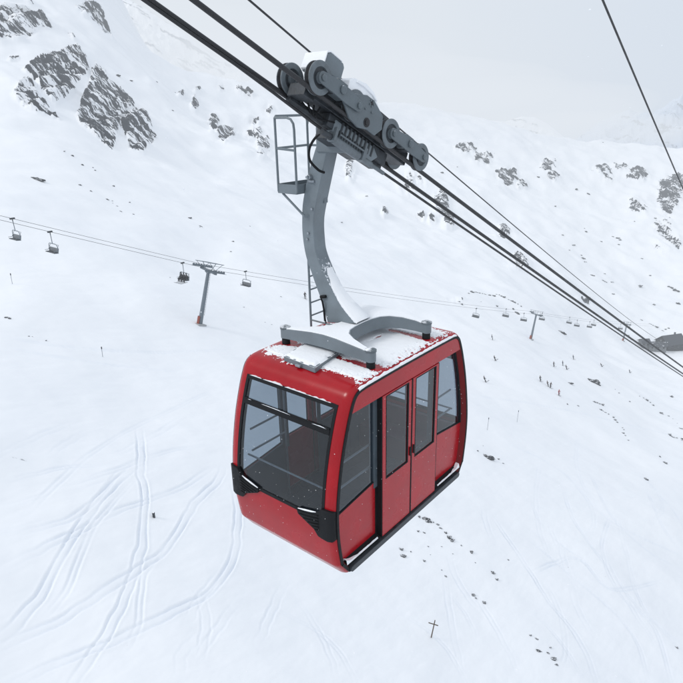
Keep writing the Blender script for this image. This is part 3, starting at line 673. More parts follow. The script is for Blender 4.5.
# ---- yoke: two arched cross arms on a centre beam, standing on four rubber feet
q=[(.135,0),(.14,.18),(.165,.32),(.24,.42),(.38,.505),(.56,.553),(.66,.562)]
footc=arc(.70,.62,.066,-75,80,7)
outer=[(.60,.68),(.40,.688),(.20,.685),(0,.683)]
quad=q+footc+outer
poly=quad+[(-x,y) for x,y in quad[::-1][1:]]
poly=poly+[(-x,-y) for x,y in poly[1:-1]] if False else [(x,y) for x,y in quad]+[(-x,y) for x,y in quad[::-1][1:-1]]+[(-x,-y) for x,y in quad][0:]+[(x,-y) for x,y in quad[::-1][1:-1]]
def ytop(x): return 2.600+.075*math.cos(min(abs(x)/.72,1)*math.pi/2)
def ybot(x): return ytop(x)-.125-.045*math.cos(min(abs(x)/.72,1)*math.pi/2)
mb=MB(); n=len(poly)
tm=bmesh.new(); bv=[tm.verts.new((x,y,0)) for x,y in poly]; f=tm.faces.new(bv); f.normal_update(); bmesh.ops.triangulate(tm,faces=[f]); tm.verts.index_update(); tris=[tuple(v.index for v in f.verts) for f in tm.faces]; tm.free()
vs=[(x,y,ytop(x)) for x,y in poly]+[(x,y,ybot(x)) for x,y in poly]
mb.add(vs,tris+[tuple(n+i for i in t[::-1]) for t in tris]+[(i,(i+1)%n,n+(i+1)%n,n+i) for i in range(n)])
yoke=mb.build('yoke',GREY2,car,.006,smooth=30)
for sx in (-1,1):
    for sy in (-1,1):
        ft=MB(); ft.lathe([(0,2.375),(.055,2.375),(.055,2.47),(.045,2.485),(0,2.485)],(sx*.70,sy*.62,0),(0,0,1),16); fo=ft.build('foot',BLACK,yoke)
        cp=MB(); cp.lathe([(0,2.60),(.072,2.60),(.072,2.625),(.03,2.645),(0,2.645)],(sx*.70,sy*.62,0),(0,0,1),16); cp.build('cap',GREY,fo)
# snow on the yoke: the same outline drawn in a little, thick in the middle
ins=[]
P_=np.array(poly)
for i in range(n):
    t=P_[(i+1)%n]-P_[i-1]; t/=np.linalg.norm(t)+1e-9; nn=np.array([-t[1],t[0]]); ins.append(P_[i]+nn*(.020+.016*perlin(np.array([i*.7]),np.array([1.1]),61)[0]))
area=sum(P_[i][0]*P_[(i+1)%n][1]-P_[(i+1)%n][0]*P_[i][1] for i in range(n))
if area<0: ins=[P_[i]*2-ins[i] for i in range(n)]
mb=MB(); vs=[(p[0],p[1],ytop(p[0])-.004) for p in P_]+[(p[0],p[1],ytop(p[0])+.010+.004*perlin(np.array([i*.5]),np.array([4.1]),62)[0]) for i,p in enumerate(ins)]
vs[:n]=[(p[0]*.3+q_[0]*.7,p[1]*.3+q_[1]*.7,ytop(p[0])-.004) for p,q_ in zip(P_,ins)]
mb.add(vs,[tuple(n+i for i in t) for t in tris]+[(i,(i+1)%n,n+(i+1)%n,n+i) for i in range(n)]); mb.build('snow',SNOW,yoke,.008,smooth=50)
# ---- hanger arm: box section swinging out sideways and back
left=[(-.36,5.14),(-.465,4.94),(-.63,4.58),(-.757,4.20),(-.790,3.97),(-.795,3.74),(-.755,3.48),(-.668,3.26),(-.545,2.98),(-.43,2.76),(-.36,2.62)]
right=[(-.17,5.20),(-.285,4.94),(-.42,4.53),(-.55,4.11),(-.592,3.92),(-.592,3.72),(-.565,3.52),(-.440,3.27),(-.29,3.05),(-.13,2.885),(.12,2.70)]
l_=catmull(left,5); r_=catmull(right,5)
mb=MB(); k=len(l_); hw=.112
def hwid(i): return hw+.05*float(sstep(.80,1.0,i/(k-1)))
vs=[];fs=[]
for i,(a,b) in enumerate(zip(l_,r_)):
    h=hwid(i); vs+=[(a[0],-h,a[1]),(b[0],-h,b[1]),(b[0],h,b[1]),(a[0],h,a[1])]
for i in range(k-1):
    for e in range(4): fs.append((i*4+e,i*4+(e+1)%4,i*4+4+(e+1)%4,i*4+4+e))
fs+=[(3,2,1,0),(k*4-4,k*4-3,k*4-2,k*4-1)]
mb.add(vs,fs); arm=mb.build('hanger_arm',ARMG,car,.012,smooth=30)
mb=MB(); mb.lathe([(0,0),(.03,0),(.03,.05),(.018,.055),(.018,.09),(0,.09)],(-.60,-.112,4.50),(0,-1,0),14); mb.build('bolt',STEEL,arm,.004)
MB().box((-.64,-.135,4.43),(-.54,-.105,4.46)).build('bracket',STEEL,arm,.004); MB().box((-.585,.03,4.16),(-.515,.10,4.36)).build('stiffener',GREY2,arm,.004)
for x_,z_ in ((-.60,4.10),(-.68,3.78),(-.70,3.70)): MB().lathe([(0,0),(.016,0),(.016,.02),(0,.02)],(x_,-.112,z_),(0,-1,0),10).build('bolt',STEEL,arm)
mb=MB(); vs=[];fs=[]; st=int(k*.68)      # snow lying on the sloping lower side
for i in range(st,k):
    a,b=l_[i],r_[i]; t=np.array(r_[min(i+1,k-1)])-np.array(r_[i-1]); t/=np.linalg.norm(t); nn=np.array([-t[1],t[0]]); nn=nn if nn[0]>0 else -nn
    h=hwid(i)-.012; rag=[.03*perlin(np.array([i*.5]),np.array([j*3.7]),70+j)[0] for j in range(2)]
    th=.004+.018*sstep(.1,.45,(i-st)/(k-st))*sstep(1.02,.9,(i-st)/(k-st))
    lo=-h*sstep(-.15,.35,(i-st)/(k-st))+rag[0]*.5
    for w,dd in ((lo,-.004),(lo*.9+h*.05,th),(lo*.3+h*.35,th*1.3),(h*.9,th),(h,-.004)): vs.append((b[0]+nn[0]*dd,w,b[1]+nn[1]*dd))
for i in range(k-st-1):
    for e in range(4): fs.append((i*5+e,i*5+e+1,i*5+6+e,i*5+5+e))
mb.add(vs,fs); mb.build('snow',SNOW,arm,smooth=60)
mb=MB(); mb.tube([(-.47,-.15,2.93),(-.44,-.16,2.90),(-.425,-.155,2.80),(-.42,-.15,2.68),(-.40,-.15,2.60)],.013,8); mb.tube([(-.49,-.135,2.95),(-.40,-.135,2.97)],.022,8); mb.build('cable',BLACK,arm)
# ---- ladder behind the arm
mb=MB(); lx=-.865
for y in (.06,.36): mb.tube([(lx,y,2.40),(lx,y,4.32)],.016,8)
for kz in range(10): mb.tube([(lx,.06,2.56+kz*.19),(lx,.36,2.56+kz*.19)],.012,8)
for z in (2.50,3.30,4.10): mb.tube([(lx,.06,z),(-.62 if z>3 else -.40,.06,z)],.012,6)
mb.build('ladder',GREY2,car)
# ---- service platform
px0,px1,py0,py1,pz=-1.06,-.735,-.24,.36,4.305
mb=MB(); mb.box((px0,py0,pz),(px1,py1,pz+.012)); 
mb.box((px0,py0-.008,pz-.02),(px1,py0,pz+.10)).box((px0-.008,py0-.008,pz-.02),(px0,py1,pz+.10)).box((px0,py1,pz-.02),(px1,py1+.008,pz+.10)).box((px1,py0-.008,pz-.02),(px1+.008,py1*.0,pz+.10))
mb.tube([(px0+.05,py0+.02,pz-.02),(-.70,py0+.08,pz-.30),(-.66,-.10,pz-.30)],.016,6); mb.tube([(px0+.05,py1-.02,pz-.02),(-.70,.14,pz-.30)],.016,6)
plat=mb.build('platform',GREY2,car,.003)
mb=MB(); rz=5.225
def rail(pts): mb.tube(pts,.0155,8)
rail([(px0,py0,pz),(px0,py0,rz-.02),(px0,py0+.02,rz),(px0,py1-.07,rz),(px0,py1-.02,rz-.02),(px0,py1,rz-.07),(px0,py1,pz)])
rail([(px0,py0,rz-.02),(px1-.12,py0,rz-.02),(px1-.05,py0,rz-.04),(px1-.01,py0,rz-.09),(px1,py0,rz-.16),(px1,py0,pz)])
rail([(px0,py1,pz+.92-.10),(px0,py1,rz-.12),(px0+.02,py1,rz-.04),(px0+.08,py1,rz-.02),(px1+.12,py1,rz-.02)])
for z in (4.84,): rail([(px1,py0,z-.02),(px0,py0,z),(px0,py1,z+.01),(px1+.12,py1,z)])
mb.build('railing',GREY2,plat)
# ---- carriage
TH=math.atan(.50); O=Vector((0,0,5.02)); tv=Vector((.0435,math.cos(TH),-math.sin(TH))).normalized(); xv=Vector((1,-.0485,0)).normalized(); nv=xv.cross(tv).normalized()
def K(x,s,n): return tuple(O+xv*x+tv*s+nv*n)
def yz(y,z): v=Vector((0,y,z))-O; return (v.dot(tv),v.dot(nv))
mb=MB(); B=lambda a,b,mi=0: mb.box(a,b,mi,K)
B((-.11,-.95,.00),(.11,.98,.17)); B((-.15,-.42,.10),(.15,.42,.34)); B((-.10,-.55,-.16),(.10,.60,-.01))
for s_ in (-.78,-.50,.50,.75): B((-.26,s_-.045,.10),(.26,s_+.045,.19))
B((-.30,-.30,-.20),(.02,.34,-.06)); B((-.16,.36,-.20),(.04,.62,-.05)); B((-.13,-1.02,-.04),(.13,-.86,.10))
for k in range(9): B((.055,-.34+k*.075,-.17),(.125,-.31+k*.075,-.02))
carr=mb.build('carriage',DARK,car,.008)
mb=MB(); mb.box((-.48,-.135,4.80),(.06,.135,5.10)); mb.prism([(-.45,-.18),(-.18,-.24),(.30,-.24),(.42,-.12),(.30,-.04),(-.45,-.04)],-.07,.115,lambda a,b,h:K(h,a,b)); mb.build('hanger_head',GREY2,carr,.014)
for sx in (-1,1):
    for s_ in (-.962,-.338,.380,1.088):
        mb=MB(); c=K(sx*.21,s_,.165)
        pf=[(0,-.03),(.04,-.03),(.04,-.05),(.055,-.05),(.06,-.026),(.105,-.026),(.112,-.042),(.150,-.042),(.165,-.042),(.172,-.036),(.172,-.026),(.150,-.008),(.150,.008),(.172,.026),(.172,.036),(.165,.042),(.150,.042),(.112,.042),(.105,.026),(.06,.026),(.055,.05),(.04,.05),(.04,.03),(0,.03)]
        mis=[0,0,0,0,1,0,0,0,0,0,2,2,2,0,0,0,0,0,1,0,0,0,0]
        mb.lathe(pf,c,xv,32,mis); mb.build('wheel',[WHEELG,DARK,GREASE],carr,smooth=35)
    for s0,s1 in ((-.962,-.338),(.380,1.088)):      # bogie side plates with pivot block
        cap=lambda s_,r,a0,a1: [(s_+r*math.cos(math.radians(a)),.165+r*math.sin(math.radians(a))) for a in np.linspace(a0,a1,9)]
        m_=(s0+s1)/2
        pl=cap(s0,.065,100,260)+[(m_-.10,.10),(m_+.10,.09)]+cap(s1,.065,-80,80)+[(m_+.12,.255),(m_-.12,.255)]
        mb=MB().prism(pl,.268,.292,lambda a,b,h:K(sx*h,a,b)); mb.prism([(m_-.085,.11),(m_+.085,.11),(m_+.085,.285),(m_-.085,.285)],.15,.268,lambda a,b,h:K(sx*h,a,b))
        for s_ in (s0,s1): mb.lathe([(0,0),(.034,0),(.034,.018),(.02,.024),(0,.024)],K(sx*.292,s_,.165),xv*sx,16)
        mb.lathe([(0,0),(.045,0),(.045,.02),(.03,.03),(0,.03)],K(sx*.292,m_,.19),xv*sx,16)
        mb.build('rocker_plate',GREY,carr,.006)
    pp=[yz(y,z) for y,z in ((-.47,5.40),(-.40,5.455),(-.05,5.43),(.08,5.37),(.235,5.20),(.215,5.05),(.075,4.99),(-.06,5.06),(-.22,5.09),(-.36,5.19))]
    mb=MB().prism(pp,.235,.262,lambda a,b,h:K(sx*h,a,b)); 
    for a in range(5):
        w=a*2*math.pi/5; mb.lathe([(0,0),(.012,0),(.012,.012),(0,.012)],K(sx*.262,-.12+.035*math.cos(w),.30+.035*math.sin(w)),xv*sx,8)
    for a,b in ((-.20,.20),(-.08,.21)): mb.lathe([(0,0),(.014,0),(.014,.012),(0,.012)],K(sx*.262,a,b),xv*sx,8)
    mp=mb.build('main_plate',GREY,carr,.006)
    mb=MB(); mb.lathe([(0,0),(.052,0),(.052,.006),(.03,.006),(.03,.012),(0,.012)],K(sx*.262,-.115,.075),xv*sx,18); mb.build('pivot_pin',GREASE,mp); mb=MB(); mb.lathe([(0,0),(.020,0),(.020,.005),(0,.005)],K(sx*.262,-.12,.30),xv*sx,14); mb.build('hub_cap',GREASE,mp)
mb=MB(); mb.prism([(-.84,.335),(-.55,.335),(-.55,.50),(-.585,.535),(-.80,.535),(-.84,.51)],-.22,.12,lambda a,b,h:K(h,a,b)); cv=mb.build('cover_box',GREY2,carr,.012)
mb=MB(); mb.box((-.10,-.80,.19),(.08,-.60,.335),0,K); mb.build('bracket',DARK,cv,.006)
mb=MB(); mb.prism([(-.862,.36),(-.842,.345),(-.842,.513),(-.80,.540),(-.60,.540),(-.60,.552),(-.80,.556),(-.855,.53)],-.225,.115,lambda a,b,h:K(h,a,b)); mb.build('snow',SNOW,cv,.012)
mb=MB()      # snow on top of the main plates
mb.prism([(-.52,.24),(-.53,.37),(-.47,.425),(-.28,.455),(-.10,.435),(.02,.36),(.14,.27),(.14,.20)],-.234,.234,lambda a,b,h:K(h,a,b)); mb.prism([(-.44,.385),(-.42,.425),(-.28,.452),(-.12,.43),(-.02,.375),(-.04,.36),(-.13,.39),(-.30,.40)],-.258,.256,lambda a,b,h:K(h,a,b)); mb.build('snow',SNOW,carr,.016)
# rope clamp with springs on the underside
mb=MB()
gx,gn=.10,-.245
mb.tube([K(gx,-.60,gn),K(gx,-.40,gn)],[.034,.036],14,1); mb.tube([K(gx,-.40,gn),K(gx,.08,gn)],.050,16,0); mb.tube([K(gx,.08,gn),K(gx,.34,gn)],.036,14,0); mb.tube([K(gx,.34,gn),K(gx,.62,gn)],.024,12,0)
for k in range(10): mb.lathe([(.036,-.012),(.052,-.012),(.052,.012),(.036,.012)],K(gx-.02,-.34+k*.048,gn+.085),tv,14,[1,1,1])
mb.tube([K(gx-.02,-.40,gn+.085),K(gx-.02,.16,gn+.085)],.030,10,1)
mb.tube([K(gx+.05,-.36,gn+.07),K(gx+.05,.10,gn+.07)],.012,8,0); mb.box((gx-.05,.10,gn-.04),(gx+.06,.16,gn+.12),0,K); mb.box((gx-.05,-.44,gn-.04),(gx+.06,-.40,gn+.12),0,K)
mb.tube([K(-.14,-.98,-.06),K(-.10,-.80,-.08),K(-.02,-.60,-.10),K(.02,-.45,-.14)],[.05,.055,.05,.04],10,1)
mb.build('rope_clamp',[WHEELG,DARK],carr,.004)
mb=MB(); mb.tube([tuple(p) for p in catmull([(-.22,-.30,5.02),(-.30,-.34,4.98),(-.40,-.34,4.86),(-.44,-.30,4.72),(-.40,-.20,4.60),(-.38,-.11,4.56)],6)],.016,8)
for k_ in range(5): mb.tube([tuple(p) for p in catmull([K(-.12+.05*k_,-.90+.05*k_,-.02),K(-.05+.03*k_,-.70,-.09-.012*k_),K(-.1+.05*k_,-.45,-.08),K(-.05+.03*k_,-.2,-.04)],5)],.011,6)
mb.build('hose',BLACK,carr)
# ================================================================== ROPES
def rope(fn,y0,y1,r,name,label,n=10):
    ys=np.concatenate([np.linspace(y0,-4,12),np.linspace(-3.5,12,40),np.geomspace(12.5,y1,60)])
    o=MB().tube([fn(y) for y in ys],r,n).build(name,ROPE,None,smooth=60); return tag(o,label,'rope')
rope(lambda y:(.21+.0485*y,y,5.037-.5014*y+.0003*y*y),-90,345,.0265,'track_rope','thick dark track rope carrying the near row of carriage wheels')
rope(lambda y:(-.21+.0485*y,y,5.004-.5014*y+.0003*y*y),-90,345,.0265,'track_rope','thick dark track rope carrying the far row of carriage wheels')
def haul(y):
    k=float(sstep(-.2,-1.6,y)); far=float(sstep(2,60,y))
    return (.10*(1-k)-.20*k-.10*far+.0485*y,y,5.025-.276*(1-k)-.062*k+.06*far-.5014*y+.0003*y*y)
rope(haul,-90,345,.017,'haul_rope','thinner haul rope running through the clamp under the carriage')
rope(lambda y:(-4-.1054*y,y,8.171-.4211*y+.0002*y*y),-90,330,.021,'track_rope','thin distant rope passing behind and above the carriage')
_P0=at(628,60,12.5); _d=ray(768,391); _d=_d/_d[1]
rope(lambda y:tuple(_P0+_d*(y-_P0[1])+np.array([0,0,.00035])*(y-_P0[1])**2),-70,330,.019,'track_rope','lone dark rope descending at the upper right corner of the sky')
# ================================================================== ROCKS ON THE SNOW
ROCKM=frosted('bare_rock',(.050,.055,.062),.8,.86,.2,3.2)
def rock_proto(seed):
    bm=bmesh.new(); bmesh.ops.create_icosphere(bm,subdivisions=3,radius=.5)
    r=np.random.default_rng(seed); off_=r.uniform(0,50,3)
    for v in bm.verts:
        p=np.array(v.co); n=fbm(np.array([p[0]*2.4+off_[0]]),np.array([p[1]*2.4+p[2]*2.1+off_[1]]),3,seed)[0]
        q_=ridged(np.array([p[0]*1.7+off_[2]]),np.array([p[2]*1.9-p[1]*1.3+off_[0]]),3,seed+5)[0]
        k=1+.62*n+.30*q_
        v.co=Vector((p[0]*k,p[1]*k*.85,max(p[2]*k*.75,-.3)))
    me=bpy.data.meshes.new('rock'); bm.to_mesh(me); bm.free(); me.materials.append(ROCKM); return me
ROCKS=[rock_proto(900+k) for k in range(7)]
rr=random.Random(11)
def rocks(lst,label,group,cat='rock',default=3.2):
    for e in lst:
        x,y=e[0],e[1]; wpx=(e[2]*rr.uniform(.85,1.1) if len(e)>2 else default*.86*rr.choice((.55,.7,.85,1.,1.2,1.5))); P=ground(x,y); w_=wpx*pxm(P)
        o=bpy.data.objects.new('rock',rr.choice(ROCKS)); COL.objects.link(o)
        asp=e[3] if len(e)>3 else rr.uniform(1.2,2.7)
        o.scale=(w_*1.05,w_/asp*1.5,w_/asp*1.0); o.location=(P[0],P[1],P[2]+w_/asp*rr.uniform(-.04,.10))
        ang=e[4] if len(e)>4 else rr.uniform(-25,35)
        o.rotation_euler=(rr.uniform(-.2,.2),rr.uniform(-.2,.2)+math.radians(ang)*.6,YAW*-1+rr.uniform(-.3,.3))
        tag(o,label,cat,group)
Z=zm
rocks(Z([(385,375),(405,383),(430,394),(455,402),(475,412),(490,430),(515,453),(530,475),(545,490),(590,515),(640,547)],340,440,4.879),'dark stone in the broken diagonal line just below the cabin\'s rear end','stones in the line below the cabin rear',default=3.6)
rocks([(p[0],p[1],4.6) for p in Z([(297,533),(308,565)],340,440,4.879)],'bigger dark rock of the close pair under the cabin floor','close pair of rocks under the cabin')
rocks(Z([(345,545),(430,520),(440,560),(550,555),(495,520),(410,590),(495,635),(515,665),(660,600),(380,445),(410,452)],340,440,4.879),'small stone sprinkled on snow around the pair under the cabin','stones sprinkled under the cabin',default=2.0)
rocks([(*Z([(240,170)],383,383,2.277)[0],11,2.4,25)],'largest dark rock on the snow right of the cabin\'s lower corner','rocks right of the cabin')
rocks(Z([(262,173),(273,183),(227,143),(215,155),(285,403),(600,220),(668,603),(630,168)],383,383,2.277),'small lone stone on the snow slope at lower right','lone stones at lower right',default=2.6)
rocks(Z([(250,432),(258,447),(205,483),(211,490),(230,500)],383,383,2.277),'thin dark stone poking out between the cabin and the bottom edge','thin stones at bottom centre',default=3.6)
rocks([(*q,w) for q,w in zip(Z([(355,610),(380,603),(388,628),(395,642),(335,575),(350,583),(376,615)],383,383,2.277),(5,3,5.5,4,2.5,3,2.5))],'dark rock of the small cluster at the bottom right of the snow','cluster of rocks at bottom right')
rocks(Z([(190,122),(203,126),(218,132),(234,138),(225,165),(238,172),(250,180),(268,190),(295,208),(305,222),(317,235),(345,265),(352,276),(350,295),(362,308),(377,335)],560,380,5.55),'dark rock of the curved chain on the slope at far right','curved chain of rocks at right',default=2.9)
rocks(Z([(605,303),(616,312),(626,318),(645,322),(676,335),(683,330)],560,380,5.55),'dark rock of the short row at the right edge of the picture','short row of rocks at right edge',default=3.2)
rocks(Z([(440,90),(462,100),(480,112),(500,125),(515,140),(560,185),(600,200),(625,215),(650,240),(670,270),(555,428),(585,462),(478,552),(305,52),(325,72),(385,120),(98,143),(40,135),(618,93)],560,380,5.55),'small grey stone half buried along the far right slope','half buried stones at far right',default=2.2)
rocks(Z([(128,24),(150,15),(165,15),(182,17),(200,21),(220,25),(240,30),(270,36),(300,41),(318,30),(335,34),(350,42),(366,50),(400,66),(420,75),(440,85),(462,96),(485,112)],450,290,6.83),'grey rock of the long low ledge right of the cabin roof','long rock ledge right of the roof',default=3.0)
rocks(Z([(455,155),(465,162),(430,130),(318,110),(62,82),(210,80),(80,100)],450,290,6.83),'small dark stone just below the long rock ledge','stones below the rock ledge',default=2.4)
rocks([(595,382.5,10,1.9,10),(591,381,5)],'broad dark rock with a white cap in the middle of the right piste','white capped rocks on the right piste')
rocks([(569.8,383.5,6,2.6,20)],'narrow slab of dark rock left of the white capped boulder','slab on the right piste')
rocks([(561.5,332.5,8,2.6,18)],'long dark boulder under the row of distant chairs','boulder under the chairs')
rocks(Z([(350,55),(210,228),(300,270),(322,278),(342,290),(365,298),(380,310),(622,40),(90,450),(480,335),(520,322),(450,350),(50,410)],623,300,11.38),'dark rock on the snow just above the mountain huts','rocks above the huts',default=2.6)
rocks(Z([(455,25),(320,20),(430,78),(450,84),(452,93),(470,105),(482,125),(488,128),(20,553),(30,552),(38,557),(130,630),(115,628),(185,645),(365,45),(520,90),(535,138)],0,180,4.018),'small dark stone scattered on the open snow at left','stones scattered at left',default=2.2)
rocks([(*Z([(112,533)],0,0,2.97)[0],8.5,2.4,15)],'isolated flat dark rock high on the open snow at left','lone rock high at left')
rocks(Z([(276,498),(282,506),(190,450),(215,463),(245,490),(338,552),(240,550),(350,225),(388,240),(465,243),(520,275),(592,272),(460,405),(563,648),(595,672),(512,328),(660,262)],0,0,2.97),'small stone on the snowfield below the big crag','stones below the crag',default=2.6)
rocks(Z([(195,87),(243,132),(488,128),(393,252),(405,203),(457,523),(560,597),(593,608),(638,472),(97,378)],150,200,4.879),'small dark stone on the snow near the near chairlift tower','stones near the tower',default=2.2)
rocks(Z([(402,398),(303,435),(325,520),(390,500),(440,540),(475,525),(495,535),(492,548),(385,590),(390,600),(355,550),(415,640),(450,635),(585,640),(555,672),(365,385),(253,348),(445,245),(520,335),(610,420),(640,545),(450,658),(395,510),(300,300),(262,320),(600,470),(540,480),(560,590),(470,660)],453,60,2.97),'dark speck of rock on the far slope below the right ridge','specks of rock below the right ridge',default=2.6)
rocks(Z([(390,85),(490,25),(440,35),(620,10),(640,25),(660,40),(445,150),(475,190),(495,30),(555,168),(597,222),(640,168),(650,172),(657,178),(668,182),(672,220),(585,135),(455,155),(360,45),(475,155),(380,75),(395,95),(345,60)],453,230,2.97),'dark speck of rock on the slope above the four ropes at right','specks of rock above the ropes',default=2.6)
rocks(Z([(90,465),(320,470),(400,365),(160,530),(348,385),(5,555)],340,60,3.415),'small rock on the slope behind the descending ropes','rocks behind the ropes',default=3.0)
# ================================================================== CHAIRLIFT
LX=-73.; GAU=1.6; HT=9.3; TILT=math.radians(18.5)
TW=[52.,191.,314.]
STEEL_T=frosted('tower_steel',(.13,.16,.19),.45,.95,.2,3)
ORANGE=paint('orange_pad',(.24,.055,.035),.7,0,0,.3,4)
def head_of(y):
    z=float(height(LX,y)); return np.array([LX,y+HT*math.sin(TILT),z+HT*math.cos(TILT)])
heads=[head_of(y) for y in TW]
def make_tower():
    HT0=HT=9.3
    t=empty('chairlift_tower')
    MB().tube([(0,0,-1.0),(0,0,0),(0,0,HT-.5)],[.40,.38,.27],14).build('pole',STEEL_T,t)
    MB().box((-.75,-.75,-.8),(.75,.75,.12)).build('footing',paint('concrete',(.35,.36,.37),.8),t,.03)
    MB().prism([(-1.9,HT-.42),(1.9,HT-1.0),(1.9,HT-.66),(-1.9,HT-.08)],-.22,.22,lambda a,b,h:(a,h,b)).box((-.30,-.26,HT-.95),(.30,.26,HT-.35)).build('crossarm',STEEL_T,t,.02)
    for sx in (-1,1):
        mb=MB(); x=sx*GAU; HT=HT0-sx*.30; mb.box((x-.11,-1.95,HT-.42),(x+.11,1.95,HT-.10))
        for k in range(8): mb.lathe([(0,-.06),(.20,-.06),(.20,-.03),(.16,0),(.20,.03),(.20,.06),(0,.06)],(x,-1.82+k*.52,HT-.20),(1,0,0),12)
        mb.box((x+sx*.2,-1.9,HT-.40),(x+sx*.62,1.9,HT-.36))
        mb.build('sheave_train',STEEL_T,t)
    HT=HT0; mb=MB()
    for y in (-1.35,1.35): 
        mb.tube([(0,y*.42,HT-.4),(0,y,HT+.75)],.055,6)
    mb.tube([(0,-1.5,HT+.75),(0,1.5,HT+.75)],.06,6); mb.tube([(-1.9,-1.35,HT+.75),(1.9,-1.35,HT+.75)],.05,6); mb.tube([(-1.9,1.35,HT+.75),(1.9,1.35,HT+.75)],.05,6)
    for sx in (-1,1): mb.tube([(sx*1.9,-1.35,HT+.75),(sx*1.9,1.35,HT+.75)],.05,6); mb.tube([(sx*1.6,-1.35,HT+.75),(sx*1.6,0,HT-.4)],.035,6); mb.tube([(sx*1.6,1.35,HT+.75),(sx*1.6,0,HT-.4)],.035,6)
    mb.build('gantry',STEEL_T,t)
    mb=MB()
    for x in (-.16,.16): mb.tube([(x,.46,1.5),(x,.36,HT-.6)],.02,5)
    for k in range(18): mb.tube([(-.16,.455-.0055*k,1.7+k*.40),(.16,.455-.0055*k,1.7+k*.40)],.014,5)
    mb.build('ladder',STEEL_T,t)
    mb=MB(); 
    P_=arc(0,0,.56,190,300,9)+arc(0,0,.41,300,190,9)
    mb.prism(P_,.02,1.35,lambda a,b,h:(a,b,h)); mb.build('base_pad',ORANGE,t,.03)
    return t
tw0=make_tower(); tower_lab=['nearest steel chairlift tower with an orange pad at its foot, left of cabin','middle chairlift tower standing just right of the cabin roof','farthest chairlift tower, small, standing below the crossing ropes']
for k,y in enumerate(TW):
    t=tw0 if k==0 else copy_tree(tw0)
    t.location=(LX,y,float(height(LX,y))); t.rotation_euler=(-TILT,0,0); tag(t,tower_lab[k],'lift tower','chairlift towers')
def lrope(y):
    pts=[heads[0]+np.array([0,-150,150*.425])]+heads+[heads[-1]+np.array([0,62,-62*.30])]
    for a,b in zip(pts[:-1],pts[1:]):
        if y<=b[1] or b is pts[-1]:
            u=(y-a[1])/(b[1]-a[1]); return a[2]+u*(b[2]-a[2])-4*u*(1-u)*.012*(b[1]-a[1])*.5
for sx,lab in ((1,'thin chairlift cable on the side nearer to the cabin'),(-1,'thin chairlift cable on the uphill side of the towers')):
    ys=np.linspace(-90,heads[-1][1]+60,150)
    tag(MB().tube([(LX+sx*GAU,y,lrope(y)-sx*.30) for y in ys],.026,6).build('lift_cable',ROPE,None,smooth=60),lab,'cable')
BACKM=paint('backrest_shell',(.16,.175,.19),.5,0,0,.2,4)
SEATM=paint('seat_vinyl',(.045,.052,.062),.6,0,0,.2,4)
def make_chair():
    t=empty('lift_chair')      # origin on the rope; seat faces -y (uphill)
    MB().box((-.11,-.30,-.10),(.11,.30,.10)).tube([(0,0,-.1),(0,0,-.35)],.06,6).build('grip',DARK,t,.02)
    MB().tube([(0,0,-.2),(0,.03,-.9),(0,.05,-1.45)],[.05,.045,.05],8).build('hanger',STEEL_T,t)
    mb=MB(); top=[(-1.05,.05,-2.55),(-1.05,.10,-1.95),(-.95,.08,-1.62),(-.70,.05,-1.47),(.70,.05,-1.47),(.95,.08,-1.62),(1.05,.10,-1.95),(1.05,.05,-2.55)]
    mb.tube(top,.04,7)
    for x in (-1.05,1.05): mb.tube([(x,.10,-2.05),(x,-.05,-2.30),(x,-.50,-2.30)],.03,6); mb.tube([(x,.10,-2.58),(x,-.48,-2.52)],.035,6)
    mb.build('frame',STEEL_T,t)
    MB().prism([(.08,-2.60),(.10,-2.48),(-.42,-2.44),(-.50,-2.50),(-.42,-2.56)],-1.02,1.02,lambda a,b,h:(h,a,b)).build('seat',SEATM,t,.02)
    MB().prism([(.06,-2.50),(.14,-2.48),(.24,-2.02),(.20,-1.98),(.12,-2.02)],-1.02,1.02,lambda a,b,h:(h,a,b)).build('backrest',BACKM,t,.02)
    mb=MB(); mb.tube([(-.98,.12,-1.95),(-.95,.30,-1.62),(.95,.30,-1.62),(.98,.12,-1.95)],.025,6)
    mb.build('safety_bar',STEEL_T,t); return t
ch0=make_chair()
chairs=[(10,208,-1,'empty chair highest on the lift at the far left edge'),(48,222,1,'second chair from the left edge, seen from behind with solid backrest'),(182,258,1,'chair carrying dark dressed riders just left of the nearest tower'),(245.5,271.5,-1,'empty chair hanging between the nearest tower and the hanger arm'),
 (475.8,318.5,1,'first distant chair right of the cabin\'s rear edge'),(505.6,318,-1,'second distant chair right of the cabin, left of the middle tower'),(523.5,320.5,1,'distant chair just left of the middle tower'),(541.6,321.5,-1,'distant chair just right of the middle tower'),
 (568.8,326,-1,'left chair of the tiny distant pair past the middle tower'),(576.6,326.5,1,'right chair of the tiny distant pair past the middle tower'),(589,329,1,'lower chair of the tiny pair left of the farthest tower'),(593.3,327.5,-1,'upper chair of the tiny pair left of the farthest tower'),(619.8,331.5,1,'tiny chair just right of the farthest tower'),(627,332.5,-1,'tiny last chair in front of the mountain huts')]
riders=None
for k,(px,py,sx,lab) in enumerate(chairs):
    x=LX+sx*GAU; P=hitplane(px,py,0,x); y=P[1]
    c=ch0 if k==0 else copy_tree(ch0)
    c.location=(x,y,lrope(y)-sx*.30); c.rotation_euler=(0,rr.uniform(-.03,.03),rr.uniform(-.05,.05)); tag(c,lab,'chairlift chair','chairs on the chairlift')
    if k==2: riders=(x,y,lrope(y)-sx*.30)
